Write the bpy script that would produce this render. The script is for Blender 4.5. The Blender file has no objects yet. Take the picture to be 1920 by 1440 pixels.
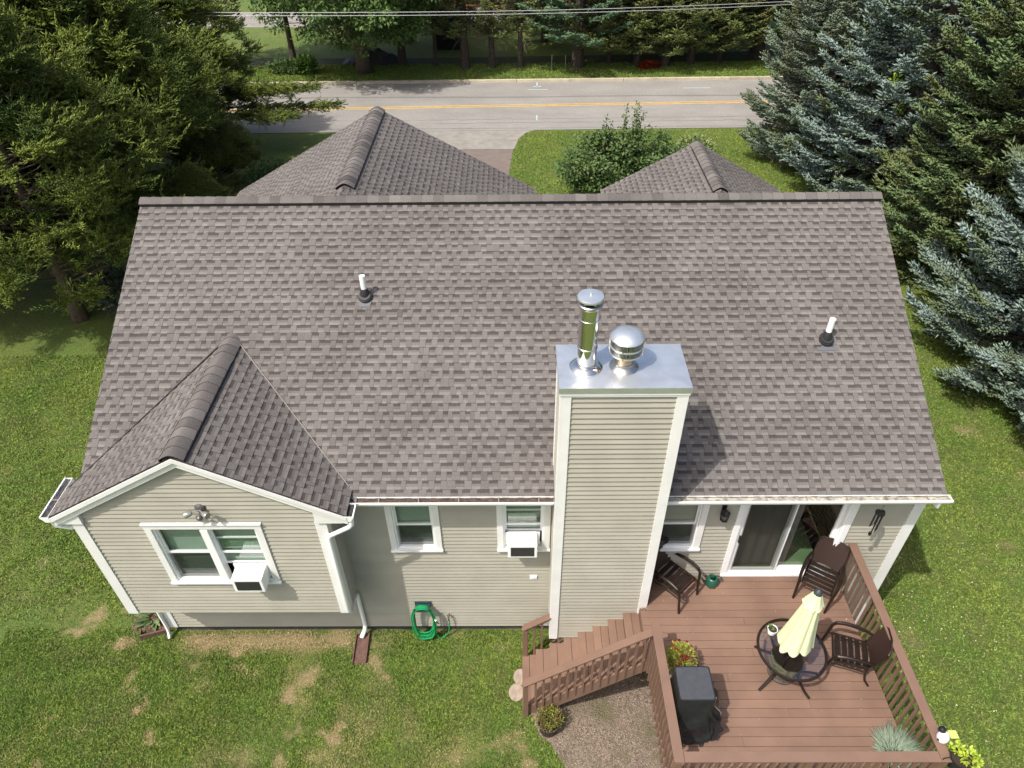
import bpy, bmesh, math, random
import numpy as np
from mathutils import Vector, Matrix
random.seed(7); rng = np.random.default_rng(7)
scene = bpy.context.scene
C = scene.collection

# ------------------------------------------------------------ camera
PITCH, YAW, ROLL, FPX = map(float, (40.216, -0.595, -0.696, 1333.04))
def set_camera():
    th, ya, ro = map(math.radians, (PITCH, YAW, ROLL))
    fw = Vector((math.sin(ya)*math.cos(th), math.cos(ya)*math.cos(th), -math.sin(th)))
    rt = Vector((math.cos(ya), -math.sin(ya), 0)); up = rt.cross(fw)
    r2 = rt*math.cos(ro)+up*math.sin(ro); u2 = up*math.cos(ro)-rt*math.sin(ro)
    m = Matrix((r2, u2, -fw)).transposed().to_4x4()
    m.translation = (-0.048, -7.643, 12.676)
    cam = bpy.data.cameras.new("camera"); o = bpy.data.objects.new("camera", cam)
    cam.sensor_width = 36; cam.lens = FPX/1920*36; cam.clip_end = 2000
    o.matrix_world = m; C.objects.link(o); scene.camera = o
set_camera()
# ------------------------------------------------------------ light
SUN = Vector((-0.478, -0.405, 1.0)).normalized()
w = bpy.data.worlds.new("World"); scene.world = w; w.use_nodes = True
nt = w.node_tree; sky = nt.nodes.new('ShaderNodeTexSky'); sky.sky_type = 'NISHITA'; sky.sun_disc = False
sky.sun_elevation = math.asin(SUN.z); sky.sun_rotation = math.atan2(SUN.x, SUN.y)
sky.dust_density = 5.0; sky.air_density = 1.0; sky.ozone_density = .6
nt.links.new(sky.outputs[0], nt.nodes['Background'].inputs[0]); nt.nodes['Background'].inputs[1].default_value = 0.15
sl = bpy.data.lights.new("sun", 'SUN'); sl.energy = 3.5; sl.angle = math.radians(0.6); sl.color = (1, .955, .89)
so = bpy.data.objects.new("sun", sl); C.objects.link(so)
so.rotation_euler = SUN.to_track_quat('Z', 'Y').to_euler()
scene.view_settings.view_transform = 'Standard'; scene.view_settings.look = 'None'
scene.view_settings.exposure = 0.40; scene.view_settings.gamma = 1
scene.cycles.max_bounces = 8; scene.cycles.transparent_max_bounces = 12
GZ = -0.2
# ------------------------------------------------------------ materials
MATS = {}
def hexlin(r, g, b):
    f = lambda c: (c/255/12.92 if c/255 <= .04045 else ((c/255+.055)/1.055)**2.4)
    return (f(r), f(g), f(b), 1)
def mat(name, col, rough=.6, metal=0, spec=.5, var=0, island=0, nscale=6, bump=0, bscale=60, detail=4):
    """plain procedural material: base colour varied by object-space noise and per island"""
    if name in MATS: return MATS[name]
    m = bpy.data.materials.new(name); m.use_nodes = True; n = m.node_tree.nodes; L = m.node_tree.links
    p = n['Principled BSDF']; p.inputs['Roughness'].default_value = rough; p.inputs['Metallic'].default_value = metal
    p.inputs['Specular IOR Level'].default_value = spec
    c = (*col[:3], 1); p.inputs['Base Color'].default_value = c
    if var or island:
        hsv = n.new('ShaderNodeHueSaturation'); hsv.inputs['Color'].default_value = c
        val = n.new('ShaderNodeMath'); val.operation = 'ADD'; val.inputs[0].default_value = 1; val.inputs[1].default_value = 0
        if var:
            tc = n.new('ShaderNodeTexCoord'); no = n.new('ShaderNodeTexNoise'); no.inputs['Scale'].default_value = nscale
            no.inputs['Detail'].default_value = detail; L.new(tc.outputs['Object'], no.inputs['Vector'])
            mr = n.new('ShaderNodeMapRange'); mr.inputs['From Min'].default_value = .3; mr.inputs['From Max'].default_value = .7
            mr.inputs['To Min'].default_value = 1-var; mr.inputs['To Max'].default_value = 1+var
            L.new(no.outputs['Fac'], mr.inputs['Value']); L.new(mr.outputs[0], val.inputs[0])
        if island:
            ge = n.new('ShaderNodeNewGeometry'); mi = n.new('ShaderNodeMapRange')
            mi.inputs['To Min'].default_value = -island; mi.inputs['To Max'].default_value = island
            L.new(ge.outputs['Random Per Island'], mi.inputs['Value']); L.new(mi.outputs[0], val.inputs[1])
        L.new(val.outputs[0], hsv.inputs['Value']); L.new(hsv.outputs[0], p.inputs['Base Color'])
    if bump:
        tc2 = n.new('ShaderNodeTexCoord'); no2 = n.new('ShaderNodeTexNoise'); no2.inputs['Scale'].default_value = bscale
        bp = n.new('ShaderNodeBump'); bp.inputs['Strength'].default_value = bump; bp.inputs['Distance'].default_value = .01
        L.new(tc2.outputs['Object'], no2.inputs['Vector']); L.new(no2.outputs['Fac'], bp.inputs['Height']); L.new(bp.outputs[0], p.inputs['Normal'])
    MATS[name] = m; return m
def foliage(name, ca, cb, cc=None, rough=.55, trans=.25, nscale=.8):
    """leaf material: colour per leaf island between ca..cb, patches of cc by position"""
    m = bpy.data.materials.new(name); m.use_nodes = True; n = m.node_tree.nodes; L = m.node_tree.links
    p = n['Principled BSDF']; p.inputs['Roughness'].default_value = rough; p.inputs['Specular IOR Level'].default_value = .3
    ge = n.new('ShaderNodeNewGeometry'); mx = n.new('ShaderNodeMix'); mx.data_type = 'RGBA'
    mx.inputs[6].default_value = (*ca, 1); mx.inputs[7].default_value = (*cb, 1); L.new(ge.outputs['Random Per Island'], mx.inputs[0])
    out = mx.outputs[2]
    if cc:
        tc = n.new('ShaderNodeTexCoord'); no = n.new('ShaderNodeTexNoise'); no.inputs['Scale'].default_value = nscale
        mr = n.new('ShaderNodeMapRange'); mr.inputs['From Min'].default_value = .45; mr.inputs['From Max'].default_value = .65
        L.new(tc.outputs['Object'], no.inputs['Vector']); L.new(no.outputs['Fac'], mr.inputs['Value'])
        m2 = n.new('ShaderNodeMix'); m2.data_type = 'RGBA'; m2.inputs[7].default_value = (*cc, 1)
        L.new(out, m2.inputs[6]); L.new(mr.outputs[0], m2.inputs[0]); out = m2.outputs[2]
    L.new(out, p.inputs['Base Color'])
    if trans:
        tr = n.new('ShaderNodeBsdfTranslucent'); L.new(out, tr.inputs['Color']); ms = n.new('ShaderNodeMixShader'); ms.inputs[0].default_value = trans
        L.new(p.outputs[0], ms.inputs[1]); L.new(tr.outputs[0], ms.inputs[2]); L.new(ms.outputs[0], n['Material Output'].inputs['Surface'])
    MATS[name] = m; return m
def glassmat(name, tint, refl=.12, rough=.02):
    m = bpy.data.materials.new(name); m.use_nodes = True; n = m.node_tree.nodes; L = m.node_tree.links
    n.remove(n['Principled BSDF']); tr = n.new('ShaderNodeBsdfTransparent'); tr.inputs[0].default_value = (*tint, 1)
    gl = n.new('ShaderNodeBsdfGlossy'); gl.inputs['Roughness'].default_value = rough
    fr = n.new('ShaderNodeFresnel'); gg = n.new('ShaderNodeNewGeometry'); ir = n.new('ShaderNodeMapRange'); ir.inputs['To Min'].default_value = 1.5; ir.inputs['To Max'].default_value = 1/1.5; L.new(gg.outputs['Backfacing'], ir.inputs['Value']); L.new(ir.outputs[0], fr.inputs['IOR']); ad = n.new('ShaderNodeMath'); ad.inputs[1].default_value = refl
    L.new(fr.outputs[0], ad.inputs[0]); ms = n.new('ShaderNodeMixShader'); L.new(ad.outputs[0], ms.inputs[0])
    L.new(tr.outputs[0], ms.inputs[1]); L.new(gl.outputs[0], ms.inputs[2]); L.new(ms.outputs[0], n['Material Output'].inputs['Surface'])
    MATS[name] = m; return m
# ------------------------------------------------------------ mesh helpers
def tag(o, label, cat, group=None, kind=None):
    if label: o['label'] = label
    if cat: o['category'] = cat
    if group: o['group'] = group
    if kind: o['kind'] = kind
    return o
def thing(name, label, cat, loc=(0, 0, 0), rz=0, group=None):
    o = bpy.data.objects.new(name, None); C.objects.link(o); o.location = loc; o.rotation_euler = (0, 0, rz)
    o.empty_display_size = .2
    return tag(o, label, cat, group)
def link_mesh(name, me, m, parent=None):
    ms = m if isinstance(m, (list, tuple)) else [m]
    for x in ms: me.materials.append(x)
    o = bpy.data.objects.new(name, me); C.objects.link(o)
    if parent: o.parent = parent
    return o
def ortho(d):
    d = Vector(d).normalized(); a = Vector((0, 0, 1)) if abs(d.z) < .9 else Vector((1, 0, 0))
    u = d.cross(a).normalized(); return u, d.cross(u).normalized()
class MB:
    def __init__(s): s.v = []; s.f = []; s.mi = []; s.k = 0; s.tone = []; s.curT = .5
    def add(s, vs, fs):
        b = len(s.v); s.v += [tuple(x) for x in vs]; s.f += [tuple(b+i for i in f) for f in fs]
        s.mi += [s.k]*len(fs); s.tone += [s.curT]*len(fs); return s
    def box(s, x0, x1, y0, y1, z0, z1):
        s.add([(x0, y0, z0), (x1, y0, z0), (x1, y1, z0), (x0, y1, z0), (x0, y0, z1), (x1, y0, z1), (x1, y1, z1), (x0, y1, z1)],
              [(0, 3, 2, 1), (4, 5, 6, 7), (0, 1, 5, 4), (1, 2, 6, 5), (2, 3, 7, 6), (3, 0, 4, 7)]); return s
    def bar(s, a, b, w, h, up=(0, 0, 1)):
        a, b, up = Vector(a), Vector(b), Vector(up); d = (b-a).normalized(); sd = d.cross(up)
        if sd.length < 1e-4: sd = Vector((1, 0, 0))
        sd.normalize(); u = sd.cross(d).normalized(); vs = []
        for p in (a, b):
            for i, j in ((-1, -1), (1, -1), (1, 1), (-1, 1)): vs.append(p+sd*i*w/2+u*j*h/2)
        s.add(vs, [(0, 1, 2, 3), (7, 6, 5, 4), (0, 4, 5, 1), (1, 5, 6, 2), (2, 6, 7, 3), (3, 7, 4, 0)]); return s
    def tube(s, pts, r, n=8, cap=True, flat=1.0, up=None):
        pts = [Vector(p) for p in pts]; rr = r if isinstance(r, (list, tuple)) else [r]*len(pts); vs = []; fs = []
        u = None
        for i, p in enumerate(pts):
            d = (pts[min(i+1, len(pts)-1)]-pts[max(i-1, 0)]).normalized()
            if u is None:
                u, v = ortho(d)
                if up is not None:
                    v = Vector(up); v = (v-d*v.dot(d)).normalized(); u = v.cross(d)
            else:
                u = (u-d*u.dot(d)).normalized(); v = d.cross(u)
            for k in range(n):
                t = 2*math.pi*k/n; vs.append(p+u*math.cos(t)*rr[i]+v*math.sin(t)*rr[i]*flat)
        for i in range(len(pts)-1):
            for k in range(n):
                a = i*n+k; b = i*n+(k+1) % n; fs.append((a, b, b+n, a+n))
        if cap: fs.append(tuple(range(n-1, -1, -1))); fs.append(tuple((len(pts)-1)*n+k for k in range(n)))
        s.add(vs, fs); return s
    def lathe(s, prof, c=(0, 0, 0), n=24, capb=True, capt=True, ax=None):
        vs = []; fs = []; c = Vector(c)
        if ax is None: U, V, A = Vector((1, 0, 0)), Vector((0, 1, 0)), Vector((0, 0, 1))
        else: A = Vector(ax).normalized(); U, V = ortho(A)
        for r, z in prof:
            for k in range(n):
                t = 2*math.pi*k/n; vs.append(c+U*r*math.cos(t)+V*r*math.sin(t)+A*z)
        for i in range(len(prof)-1):
            for k in range(n):
                a = i*n+k; b = i*n+(k+1) % n; fs.append((a, b, b+n, a+n))
        if capb: fs.append(tuple(range(n-1, -1, -1)))
        if capt: fs.append(tuple((len(prof)-1)*n+k for k in range(n)))
        s.add(vs, fs); return s
    def prism(s, poly, O, U, V, N, h0, h1):
        """polygon (u,v) extruded along N"""
        O, U, V, N = map(Vector, (O, U, V, N)); n = len(poly)
        vs = [O+U*a+V*b+N*h0 for a, b in poly]+[O+U*a+V*b+N*h1 for a, b in poly]
        s.add(vs, [tuple(range(n-1, -1, -1)), tuple(range(n, 2*n))]+[(i, (i+1) % n, (i+1) % n+n, i+n) for i in range(n)]); return s
    def mesh(s, name, tone=False):
        me = bpy.data.meshes.new(name); me.from_pydata(s.v, [], s.f)
        if any(s.mi): me.polygons.foreach_set('material_index', s.mi)
        if tone:
            at = me.attributes.new('tone', 'FLOAT', 'FACE'); at.data.foreach_set('value', s.tone)
        me.update(); return me
    def build(s, name, m, parent=None, smooth=False, bevel=0, tone=False, ang=35):
        me = s.mesh(name, tone); o = link_mesh(name, me, m, parent)
        if smooth:
            me.shade_smooth(); md = None
            bm = bmesh.new(); bm.from_mesh(me); bmesh.ops.recalc_face_normals(bm, faces=bm.faces)
            for e in bm.edges:
                if len(e.link_faces) == 2 and e.calc_face_angle(0) > math.radians(ang): e.smooth = False
            bm.to_mesh(me); bm.free()
        if bevel:
            b = o.modifiers.new('bevel', 'BEVEL'); b.width = bevel; b.segments = 2; b.limit_method = 'ANGLE'; b.angle_limit = .7
        return o
def clip(poly, region):
    """convex clip, region CCW"""
    out = poly
    for i in range(len(region)):
        a = region[i]; b = region[(i+1) % len(region)]; inp = out; out = []
        if not inp: return []
        f = lambda p: (b[0]-a[0])*(p[1]-a[1])-(b[1]-a[1])*(p[0]-a[0])
        for j in range(len(inp)):
            p, q = inp[j], inp[(j+1) % len(inp)]; fp, fq = f(p), f(q)
            if fp >= 0: out.append(p)
            if (fp >= 0) != (fq >= 0):
                t = fp/(fp-fq); out.append((p[0]+(q[0]-p[0])*t, p[1]+(q[1]-p[1])*t))
    # drop near-duplicate points
    res = []
    for p in out:
        if not res or abs(p[0]-res[-1][0])+abs(p[1]-res[-1][1]) > 1e-5: res.append(p)
    if len(res) > 1 and abs(res[0][0]-res[-1][0])+abs(res[0][1]-res[-1][1]) < 1e-5: res.pop()
    return res if len(res) >= 3 else []
def np_mesh(name, V, F, m, parent=None, smooth=False):
    """V (n,3) array, F (k,t) array of same-size faces"""
    me = bpy.data.meshes.new(name); V = np.ascontiguousarray(V, np.float32); F = np.ascontiguousarray(F, np.int32)
    k, t = F.shape
    me.vertices.add(len(V)); me.vertices.foreach_set('co', V.ravel())
    me.loops.add(k*t); me.loops.foreach_set('vertex_index', F.ravel())
    me.polygons.add(k); me.polygons.foreach_set('loop_start', np.arange(0, k*t, t, dtype=np.int32))
    me.polygons.foreach_set('loop_total', np.full(k, t, np.int32))
    me.update(calc_edges=True)
    if smooth: me.shade_smooth()
    return link_mesh(name, me, m, parent) if m else me
def frames(D, roll=None):
    """rows: for each direction D(n,3) an orthonormal frame (n,3,3) columns x=D"""
    D = D/np.linalg.norm(D, axis=1, keepdims=True); A = np.tile(np.array([0, 0, 1.]), (len(D), 1)); A[np.abs(D[:, 2]) > .95] = (1, 0, 0)
    Y = np.cross(A, D); Y /= np.linalg.norm(Y, axis=1, keepdims=True); Z = np.cross(D, Y)
    if roll is not None:
        c, s_ = np.cos(roll)[:, None], np.sin(roll)[:, None]; Y, Z = Y*c+Z*s_, Z*c-Y*s_
    return np.stack([D, Y, Z], axis=2)
def scatter(TV, TF, P, D, S, roll=None):
    """copies template (x forward) to points P with direction D and scale S (n,3)"""
    M = frames(D, roll); V = np.einsum('nij,nkj->nki', M, TV[None]*S[:, None, :])+P[:, None, :]
    F = TF[None]+(np.arange(len(P))*len(TV))[:, None, None]
    return V.reshape(-1, 3), F.reshape(-1, TF.shape[1])
# templates: twig spindle (unit length, unit radius) and leaf
TW_V = np.array([(0, 0, 0), (.35, 1, 0), (.3, -.5, .87), (.4, -.5, -.87), (1, 0, 0)], float)
TW_F = np.array([(0, 2, 1), (0, 3, 2), (0, 1, 3), (4, 1, 2), (4, 2, 3), (4, 3, 1)])
LF_V = np.array([(0, 0, 0), (.45, .5, .12), (1, 0, -.05), (.45, -.5, .12)], float)
LF_F = np.array([(0, 1, 2), (0, 2, 3)])
def child(o, ch): ch.parent = o; return ch
def copy_tree(o, parent=None):
    c = o.copy(); C.objects.link(c); c.parent = parent
    for ch in [x for x in scene.objects if x.parent == o]: copy_tree(ch, c)
    return c
# ============================================================ HOUSE
SL = .5463; YE, ZE, YR, ZR = -.356, 4.187, 4.545, 6.8645
XL, XR = -6.965, 6.59; WL, WR = -6.92, 6.57
WGL, WGR, YW = -6.92, -3.05, -.631
white = mat('white_trim', (.76, .76, .73), .45, var=.05, nscale=3)
whitep = mat('white_vinyl', (.84, .85, .84), .35)
siding_m = mat('beige_siding', (.355, .338, .278), .55, var=.07, nscale=1.6, island=.04)
dark_in = mat('dark_interior', (.012, .014, .014), .9)
blk = mat('black_plastic', (.012, .012, .013), .35)
concrete = mat('foundation', (.045, .045, .047), .85, var=.25, nscale=5, bump=.3)
# shingle material: tone attribute + granules
def shingle_mat():
    m = bpy.data.materials.new('asphalt_shingle'); m.use_nodes = True; n = m.node_tree.nodes; L = m.node_tree.links
    p = n['Principled BSDF']; p.inputs['Roughness'].default_value = .9; p.inputs['Specular IOR Level'].default_value = .2
    at = n.new('ShaderNodeAttribute'); at.attribute_name = 'tone'
    tc = n.new('ShaderNodeTexCoord'); no = n.new('ShaderNodeTexNoise'); no.inputs['Scale'].default_value = 55; no.inputs['Detail'].default_value = 3
    no2 = n.new('ShaderNodeTexNoise'); no2.inputs['Scale'].default_value = .9; no2.inputs['Detail'].default_value = 3
    for q in (no, no2): L.new(tc.outputs['Object'], q.inputs['Vector'])
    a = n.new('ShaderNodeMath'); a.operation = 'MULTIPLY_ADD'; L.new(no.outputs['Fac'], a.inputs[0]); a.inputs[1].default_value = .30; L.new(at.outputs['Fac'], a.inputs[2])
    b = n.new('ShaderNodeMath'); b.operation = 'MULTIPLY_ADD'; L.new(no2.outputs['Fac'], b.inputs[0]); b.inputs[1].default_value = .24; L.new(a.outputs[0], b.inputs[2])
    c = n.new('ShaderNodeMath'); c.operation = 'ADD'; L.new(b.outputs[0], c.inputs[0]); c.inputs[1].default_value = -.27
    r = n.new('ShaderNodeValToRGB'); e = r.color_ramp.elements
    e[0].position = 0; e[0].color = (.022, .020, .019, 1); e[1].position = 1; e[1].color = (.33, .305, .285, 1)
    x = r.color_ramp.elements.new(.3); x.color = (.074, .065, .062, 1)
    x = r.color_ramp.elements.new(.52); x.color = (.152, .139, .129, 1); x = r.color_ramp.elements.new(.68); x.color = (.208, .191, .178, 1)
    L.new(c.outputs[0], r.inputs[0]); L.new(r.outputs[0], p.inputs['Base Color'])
    bp = n.new('ShaderNodeBump'); bp.inputs['Strength'].default_value = .35; bp.inputs['Distance'].default_value = .004
    L.new(no.outputs['Fac'], bp.inputs['Height']); L.new(bp.outputs[0], p.inputs['Normal'])
    return m
shingle = shingle_mat()
def shingle_slope(O, U, V, region, seed, expo=.143):
    """dimensional shingles on plane O + U u + V v, region CCW polygon"""
    R = random.Random(seed); mb = MB(); O, U, V = Vector(O), Vector(U).normalized(), Vector(V).normalized(); N = U.cross(V)
    us = [p[0] for p in region]; vs_ = [p[1] for p in region]; u0, u1, v0, v1 = min(us), max(us), min(vs_), max(vs_)
    mb.curT = .3; mb.prism(region, O, U, V, N, -.04, -.012)
    def cell(a, b, c, d, hb, tone, vb, lift=True):
        """quad a..b x c..d; vb = butt line v; height falls linearly up-slope"""
        pl = clip([(a, c), (b, c), (b, d), (a, d)], region)
        if not pl: return
        n = len(pl); top = [O+U*p[0]+V*p[1]+N*(hb*(1-(p[1]-vb)/expo*.9)) for p in pl]; bot = [O+U*p[0]+V*p[1]-N*.012 for p in pl]
        mb.curT = tone; mb.add(top, [tuple(range(n))])
        mb.curT = .05; fs = []
        for i in range(n):
            j = (i+1) % n
            if lift or abs(pl[i][1]-c)+abs(pl[j][1]-c) < 1e-6 and c == vb: fs.append((i, n+i, n+j, j))
        mb.add(top+bot, fs)
    v = v0; row = 0
    while v < v1:
        u = u0-R.uniform(0, .3); ph = R.random(); raised = R.random() < .5; rt = R.uniform(-.025, .025)
        nextj = u+R.uniform(.2, 1.0)
        while u < u1:
            wd = R.choice((.07, .09, .10, .115, .13)) if raised else R.choice((.08, .10, .11, .12, .14, .19))
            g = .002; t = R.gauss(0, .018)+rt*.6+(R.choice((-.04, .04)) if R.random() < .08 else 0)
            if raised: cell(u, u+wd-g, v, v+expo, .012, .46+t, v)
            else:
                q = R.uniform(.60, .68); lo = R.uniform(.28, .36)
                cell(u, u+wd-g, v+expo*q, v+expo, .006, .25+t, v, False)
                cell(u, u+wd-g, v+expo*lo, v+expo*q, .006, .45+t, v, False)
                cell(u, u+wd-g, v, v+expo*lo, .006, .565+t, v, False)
            u += wd; raised = not raised
            if R.random() < .03: raised = not raised
        v += expo; row += 1
    return mb
def ridge_caps(p0, p1, half, sl, seed, vent=(0, 1), step=.2, lift=.028, rearstart=True):
    """cap shingles over a ridge p0->p1; vent part raised; slopes fall by sl either side"""
    R = random.Random(seed); p0, p1 = Vector(p0), Vector(p1); d = (p1-p0); Ln = d.length; d.normalize()
    s = Vector((-d.y, d.x, 0)).normalized(); mb = MB(); n = int(Ln/step)+1
    for i in range(n):
        a = i*step; b = min(a+step+.02, Ln+.01); mid = (a+.1)/Ln
        lf = lift if vent[0] <= mid <= vent[1] else .012
        mb.curT = .45+R.gauss(0, .03)+(R.choice((-.08, .07)) if R.random() < .3 else 0); vs = []
        prof = []
        for k in range(-6, 7):
            x = k/6*half; z = -sl*half*abs(k/6)**1.55+.004
            prof.append((x, z+lf+.012))
        for t, ex in ((a, .010), (b, .0)):
            for x, z in prof: vs.append(p0+d*t+s*x+Vector((0, 0, z+ex)))
        for t, ex in ((a, .010), (b, .0)):
            for x, z in prof: vs.append(p0+d*t+s*x+Vector((0, 0, z+ex-.014)))
        m = 13; fs = [(k, k+1, m+k+1, m+k) for k in range(m-1)]
        mb.add(vs, fs); mb.curT = .02
        mb.add(vs, [(2*m+k, k, m+k, 3*m+k) for k in (0,)]+[(k+2*m, 3*m+k, m+k, k) for k in (m-1,)]+[(2*m+k, 2*m+k+1, k+1, k) for k in range(m-1)])
    vb = MB()
    a, b = vent[0]*Ln+.02, vent[1]*Ln-.02
    for sg in (-1, 1):
        for q0, q1 in (((a, b)),):
            A = p0+d*q0+s*sg*half*.97; B = p0+d*q1+s*sg*half*.97
            zo = -sl*half*.97
            vb.bar(A+Vector((0, 0, zo+.012+lift/2)), B+Vector((0, 0, zo+.012+lift/2)), .02, lift+.02)
    return mb, vb
house = thing('house', 'beige clapboard house with grey brown shingle roof, white trim and metal capped chimney', 'house', (0, 0, GZ))
def HP(o):  # parent to house keeping world position
    o.parent = house; o.matrix_parent_inverse = Matrix.Translation((0, 0, -GZ)); return o
# ---- main rear slope
V_up = Vector((0, 1, SL)).normalized(); run = math.hypot(YR-YE, ZR-ZE)
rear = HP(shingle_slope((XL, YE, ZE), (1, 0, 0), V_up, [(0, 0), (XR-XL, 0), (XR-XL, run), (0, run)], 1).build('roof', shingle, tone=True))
rear['label'] = 'large rear roof slope'
def add_caps(p0, p1, parent, seed, vent=(0, 1), half=.15):
    mb, vb = ridge_caps(p0, p1, half, SL, seed, vent)
    o = mb.build('ridge_cap', shingle, parent, tone=True); v = vb.build('ridge_vent', blk, parent); return o, v
add_caps((XL-.01, YR, ZR), (XR+.01, YR, ZR), rear, 2, half=.135)
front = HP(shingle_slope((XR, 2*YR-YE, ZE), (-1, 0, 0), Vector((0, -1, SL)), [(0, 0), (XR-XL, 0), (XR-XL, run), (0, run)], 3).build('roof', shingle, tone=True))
front['label'] = 'front slope of main roof'
# ---- gable wings: ridge runs in y
def gable(xc, half, zr, y0, y1, seed, vent, depth_at_main, near, SG=SL):
    """near=True: wing toward the camera (y0 front edge, runs back to valley y1)"""
    ze = zr-SG*half; hyp = math.hypot(half, SG*half)
    yv = lambda z: (YE+(z-ZE)/SL) if near else (2*YR-YE-(z-ZE)/SL)
    obs = []
    for sg in (-1, 1):
        # plane from eave (x=xc+sg*half) up to ridge
        if near:
            E0, E1, R1, R0 = (y0, max(yv(ze), y0)), None, None, None
            ye_ = yv(ze); yr_ = yv(zr)
            a, b, c = y0, ye_, yr_
        else:
            a, b, c = y1, yv(ze), yv(zr)
        if near:
            if sg > 0: O = (xc+half, y0, ze); U = (0, 1, 0); V = (-1, 0, SG); reg = [(0, 0), (b-a, 0), (c-a, hyp), (0, hyp)]
            else: O = (xc-half, b, ze); U = (0, -1, 0); V = (1, 0, SG); reg = [(0, 0), (b-a, 0), (b-a, hyp), (b-c, hyp)]
        else:
            if sg > 0: O = (xc+half, b, ze); U = (0, 1, 0); V = (-1, 0, SL); reg = [(0, 0), (a-b, 0), (a-b, hyp), (c-b, hyp)]
            else: O = (xc-half, a, ze); U = (0, -1, 0); V = (1, 0, SL); reg = [(0, 0), (a-b, 0), (a-c, hyp), (0, hyp)]
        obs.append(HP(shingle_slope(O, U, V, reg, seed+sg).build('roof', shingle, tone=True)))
    return obs, ze
wing_r, WZE = gable(-4.90, 2.25, 5.54, -.75, None, 11, None, None, True, .57)
wing_r[0]['label'] = 'left slope of rear gable roof'; wing_r[1]['label'] = 'right slope of rear gable roof'
add_caps((-4.90, -.77, 5.54), (-4.90, 2.16, 5.54), wing_r[0], 5, vent=(0, .74), half=.18)
g1, _ = gable(-3.53, 4.0, 6.49, None, 10.4, 21, None, None, False)
add_caps((-3.53, 5.9, 6.49), (-3.53, 10.42, 6.49), g1[0], 6, vent=(0, 1), half=.19)
g2, _ = gable(4.58, 2.38, 5.60, None, 10.3, 31, None, None, False)
add_caps((4.58, 7.5, 5.60), (4.58, 10.32, 5.60), g2[0], 7, vent=(0, .9), half=.17)
g1[0]['label'] = 'left slope of large front gable'; g1[1]['label'] = 'right slope of large front gable'
g2[0]['label'] = 'left slope of small front gable'; g2[1]['label'] = 'right slope of small front gable'
# small porch gable peeking over the right slope of the front gable
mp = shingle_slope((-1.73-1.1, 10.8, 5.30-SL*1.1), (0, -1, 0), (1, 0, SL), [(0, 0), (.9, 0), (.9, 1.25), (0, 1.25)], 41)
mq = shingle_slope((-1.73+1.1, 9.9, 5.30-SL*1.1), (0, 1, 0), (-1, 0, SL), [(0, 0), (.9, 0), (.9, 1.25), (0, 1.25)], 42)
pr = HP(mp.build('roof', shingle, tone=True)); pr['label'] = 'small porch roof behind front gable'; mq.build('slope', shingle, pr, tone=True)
mb, vb = ridge_caps((-1.73, 9.9, 5.30), (-1.73, 10.82, 5.30), .13, SL, 8, (2, 3)); mb.build('ridge_cap', shingle, pr, tone=True)
# rear gable valley lines: left bar's dark colour stands in for a shadow gap
for sg in (-1, 1):
    zr_, ze_ = 5.54, WZE; yv_ = lambda z: YE+(z-ZE)/SL
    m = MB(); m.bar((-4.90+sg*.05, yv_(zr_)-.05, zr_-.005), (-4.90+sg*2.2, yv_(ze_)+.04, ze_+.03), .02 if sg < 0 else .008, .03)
    o = HP(m.build('valley_line', mat('valley_shadow_gap', (.035, .033, .032), .9) if sg < 0 else mat('valley_light', (.30, .27, .24), .9))); 
# ---- siding
def siding(O, U, V, N, region, holes=(), expo=.0965, out=.028, seed=0):
    mb = MB(); O, U, V, N = map(Vector, (O, U, V, N)); u0, u1 = min(p[0] for p in region), max(p[0] for p in region)
    v0, v1 = min(p[1] for p in region), max(p[1] for p in region); R = random.Random(seed); v = v0
    while v < v1-1e-4:
        segs = [(u0, u1, v, min(v+expo, v1))]
        for (a, b, c, d) in holes:
            ns = []
            for (p, q, r, s_) in segs:
                if q <= a or p >= b or s_ <= c or r >= d: ns.append((p, q, r, s_)); continue
                if p < a: ns.append((p, a, r, s_))
                if q > b: ns.append((b, q, r, s_))
                if r < c: ns.append((max(p, a), min(q, b), r, c))
                if s_ > d: ns.append((max(p, a), min(q, b), d, s_))
            segs = ns
        for (p, q, r, s_) in segs:
            pl = clip([(p, r), (q, r), (q, s_), (p, s_)], region)
            if not pl: continue
            h = lambda x: out*(1-(x-v)/expo)
            vs = [O+U*a+V*b+N*h(b) for a, b in pl]; n = len(vs); fs = [tuple(range(n))]
            lows = [i for i in range(n) if abs(pl[i][1]-r) < 1e-6 and abs(pl[(i+1) % n][1]-r) < 1e-6]
            bb = [O+U*a+V*b-N*.002 for a, b in pl]
            fs += [((i+1) % n, i, n+i, n+(i+1) % n) for i in lows]; mb.add(vs+bb, fs)
        v += expo
    return mb
win = [(-2.26, -1.37, 2.44, 3.74), (-.41, .49, 2.44, 3.74), (2.19, 3.09, 2.44, 3.74)]
door = (3.59, 5.54, 1.68, 3.80)
WW = (-5.88, -4.04, 2.43, 3.96)
def hole(r, m=.07): return (r[0]+m, r[1]-m, r[2]+m*.6, r[3]-m)
rw = HP(siding((0, 0, 0), (1, 0, 0), (0, 0, 1), (0, -1, 0), [(WL, 0), (WR, 0), (WR, 4.15), (WL, 4.15)], [hole(x) for x in win]+[(3.66, 5.47, 1.70, 3.74)], seed=1).build('wall', siding_m))
rw['label'] = 'rear wall of beige clapboard'
ww = HP(siding((0, YW, 0), (1, 0, 0), (0, 0, 1), (0, -1, 0), [(WGL, 1.515), (WGR, 1.515), (WGR, 4.38), (-4.90, 5.46), (WGL, 4.27)], [hole(WW)], seed=2).build('wall', siding_m))
ww['label'] = 'gable wall of the cantilevered bump-out'
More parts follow.
